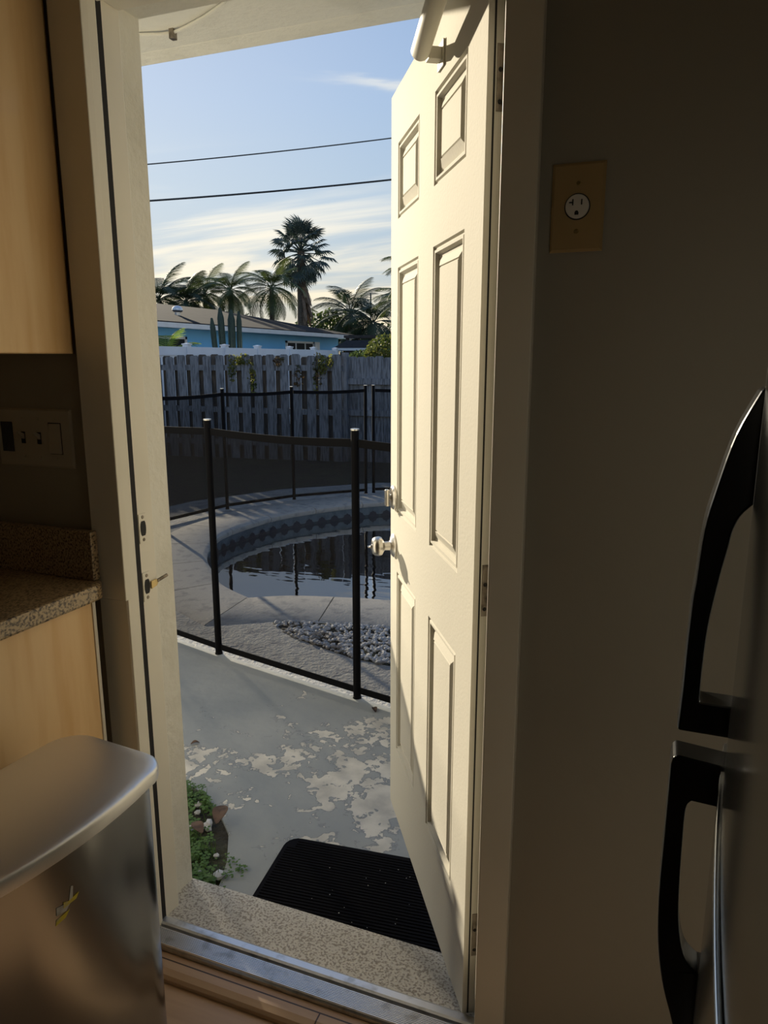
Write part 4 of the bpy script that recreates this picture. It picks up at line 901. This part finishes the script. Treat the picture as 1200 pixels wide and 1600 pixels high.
# blue house
bh = thing('house', (-16.3, 18, -.16), 'long bright blue house with dark shingle roof beyond the fences', 'house')
HX0, HY0, HY1 = -12.8, 6.0, 28.0
boxes((-19.8, HY0, -.16, HX0, HY1 - .1, 2.26)).build('house_wall', M['bluewall'], bh)
q = MB(); e0, e1 = -12.3, -20.3; Ya, Yb = HY0 - .5, 28.45; zr, ze = 3.22, 2.36; xm = -16.3
q.add([(e0, Ya, ze), (e0, Yb, ze), (e1, Yb, ze), (e1, Ya, ze), (xm, Ya + 4, zr), (xm, Yb - 4.0, zr), (e0, Ya, ze - .05), (e0, Yb, ze - .05), (e1, Yb, ze - .05), (e1, Ya, ze - .05)], [(0, 1, 5, 4), (1, 2, 5), (2, 3, 4, 5), (3, 0, 4), (9, 8, 7, 6), (0, 6, 7, 1), (1, 7, 8, 2), (2, 8, 9, 3), (3, 9, 6, 0)]); q.build('roof', M['shingle'], bh)
q = MB(); q.box(e0 - .03, Ya, 2.20, e0 + .02, Yb, 2.33); q.box(e1, Yb - .02, 2.20, e0, Yb + .02, 2.33); q.box(HX0, Ya, 2.215, e0 - .03, Yb - .02, 2.24); q.build('fascia', M['white'], bh)
def house_window(y0, y1, z0, z1, nb, shut=False):
    q = MB(); X0 = HX0 + .001
    q.box(X0, y0, z0, X0 + .05, y1, z0 + .07); q.box(X0, y0, z1 - .07, X0 + .05, y1, z1); q.box(X0, y0, z0, X0 + .05, y0 + .09, z1); q.box(X0, y1 - .09, z0, X0 + .05, y1, z1)
    for k in range(1, nb): yy = y0 + (y1 - y0) * k / nb; q.box(X0, yy - .035, z0, X0 + .045, yy + .035, z1)
    w = q.build('window', M['white'], bh); boxes((X0, y0 + .03, z0 + .03, X0 + .02, y1 - .03, z1 - .03)).build('pane', M['glassdark'], w)
house_window(23.4, 25.6, 1.0, 2.02, 3); house_window(16.0, 17.6, .95, 2.0, 2)
boxes((HX0 + .001, 25.7, 1.2, HX0 + .04, 26.1, 2.02)).build('shutter', M['white'], bh)
boxes((HX0 + .001, 19.55, .4, HX0 + .05, 19.85, 1.78)).build('wall_box', M['white'], bh)
# roof turbine
tb = MB(); tb.lathe([(0, .09), (.14, .09), (.15, .13), (.20, .16), (.26, .15), (.31, .09), (.33, .02)], (-13.7, 18.5, 2.60), (.05, 0, 1), 14); tb.build('turbine_vent', M['alum'], bh, smooth=True)
# drain pipe
q = MB(); q.tube([(-12.35, 28.3, 2.25), (-12.55, 28.1, 2.0), (-12.72, 28.05, 1.85), (-12.72, 28.05, 0)], .05, 8); q.build('downspout', M['white'], bh)

# low shed and pergola at right
sh = thing('garden_shed', (-7.2, 22.9, -.16), 'low dark shed with a thin white roof edge behind the boarded fence', 'shed')
boxes((-10.4, 22.8, -.16, -4.0, 24.8, 1.62)).build('shed_wall', M['shed'], sh)
boxes((-10.6, 22.6, 1.66, -3.8, 22.64, 1.74)).build('roof_edge', M['white'], sh)
q = MB(); q.prism([(22.64, 1.64), (25.0, 1.80), (25.0, 2.0), (23.8, 2.02), (22.64, 1.735)], lambda u, v, a_: Vector((a_, u, v)), -10.6, -3.8); q.build('shed_roof', M['shingle'], sh)
pg = thing('pergola', (-10.4, 26.4, -.16), 'flat dark pergola roof beyond the corner of the blue house', 'pergola')
q = MB(); q.box(-11.6, 25.8, 2.16, -9.2, 27.0, 2.26); q.build('pergola_roof', M['shed'], pg)
for px_ in (-11.5, -9.3):
    for py_ in (25.9, 26.9): boxes((px_ - .05, py_ - .05, -.16, px_ + .05, py_ + .05, 2.16)).build('pergola_post', M['shed'], pg)
q = MB(); q.tube([(-16.96, 41.7, -.16), (-16.96, 41.7, 5.2)], [.06, .045], 8); tag(q.build('flag_pole', M['cable'], None), 'thin bare pole rising between the dark palm and the door', 'pole')

# power lines
def wire(p0, p1, t0, t1, r_, label, sag=.12):
    a_, b_ = Vector(p0), Vector(p1); q = MB(); pts = []
    for k in range(25):
        t = t0 + (t1 - t0) * k / 24; p = a_.lerp(b_, t); p.z += sag * (t - .0) * (t - 1.0); pts.append(p)
    q.tube(pts, r_, 6); return tag(q.build('power_line', M['cable'], None, smooth=True), label, 'power line', 'overhead power lines')
wire((-12.333, 15.744, 6.051), (-7.054, 18.715, 6.881), -1.2, 2.5, .014, 'thinner upper power line crossing the sky')
wire((-12.341, 15.739, 5.214), (-7.053, 18.715, 5.896), -1.2, 2.5, .022, 'thicker lower power line crossing the sky')
# cable under the overhang
q = MB(); q.tube([(-2.2, 1.76, 2.294), (-1.75, 1.83, 2.294), (-1.459, 1.866, 2.294), (-1.40, 1.882, 2.292), (-1.359, 1.887, 2.292), (-1.31, 1.876, 2.294), (-1.22, 1.84, 2.294), (-1.131, 1.794, 2.294), (-.95, 1.62, 2.294), (-.85, 1.44, 2.294)], .0045, 6)
cbn = thing('soffit_cable', (-1.36, 1.88, 2.29), 'thin white painted cable stapled under the roof overhang', 'cable')
q.build('cable', M['outwall'], cbn, smooth=True)
boxes((-1.366, 1.878, 2.275, -1.352, 1.896, 2.30)).build('cable_clip', M['hinge'], cbn)
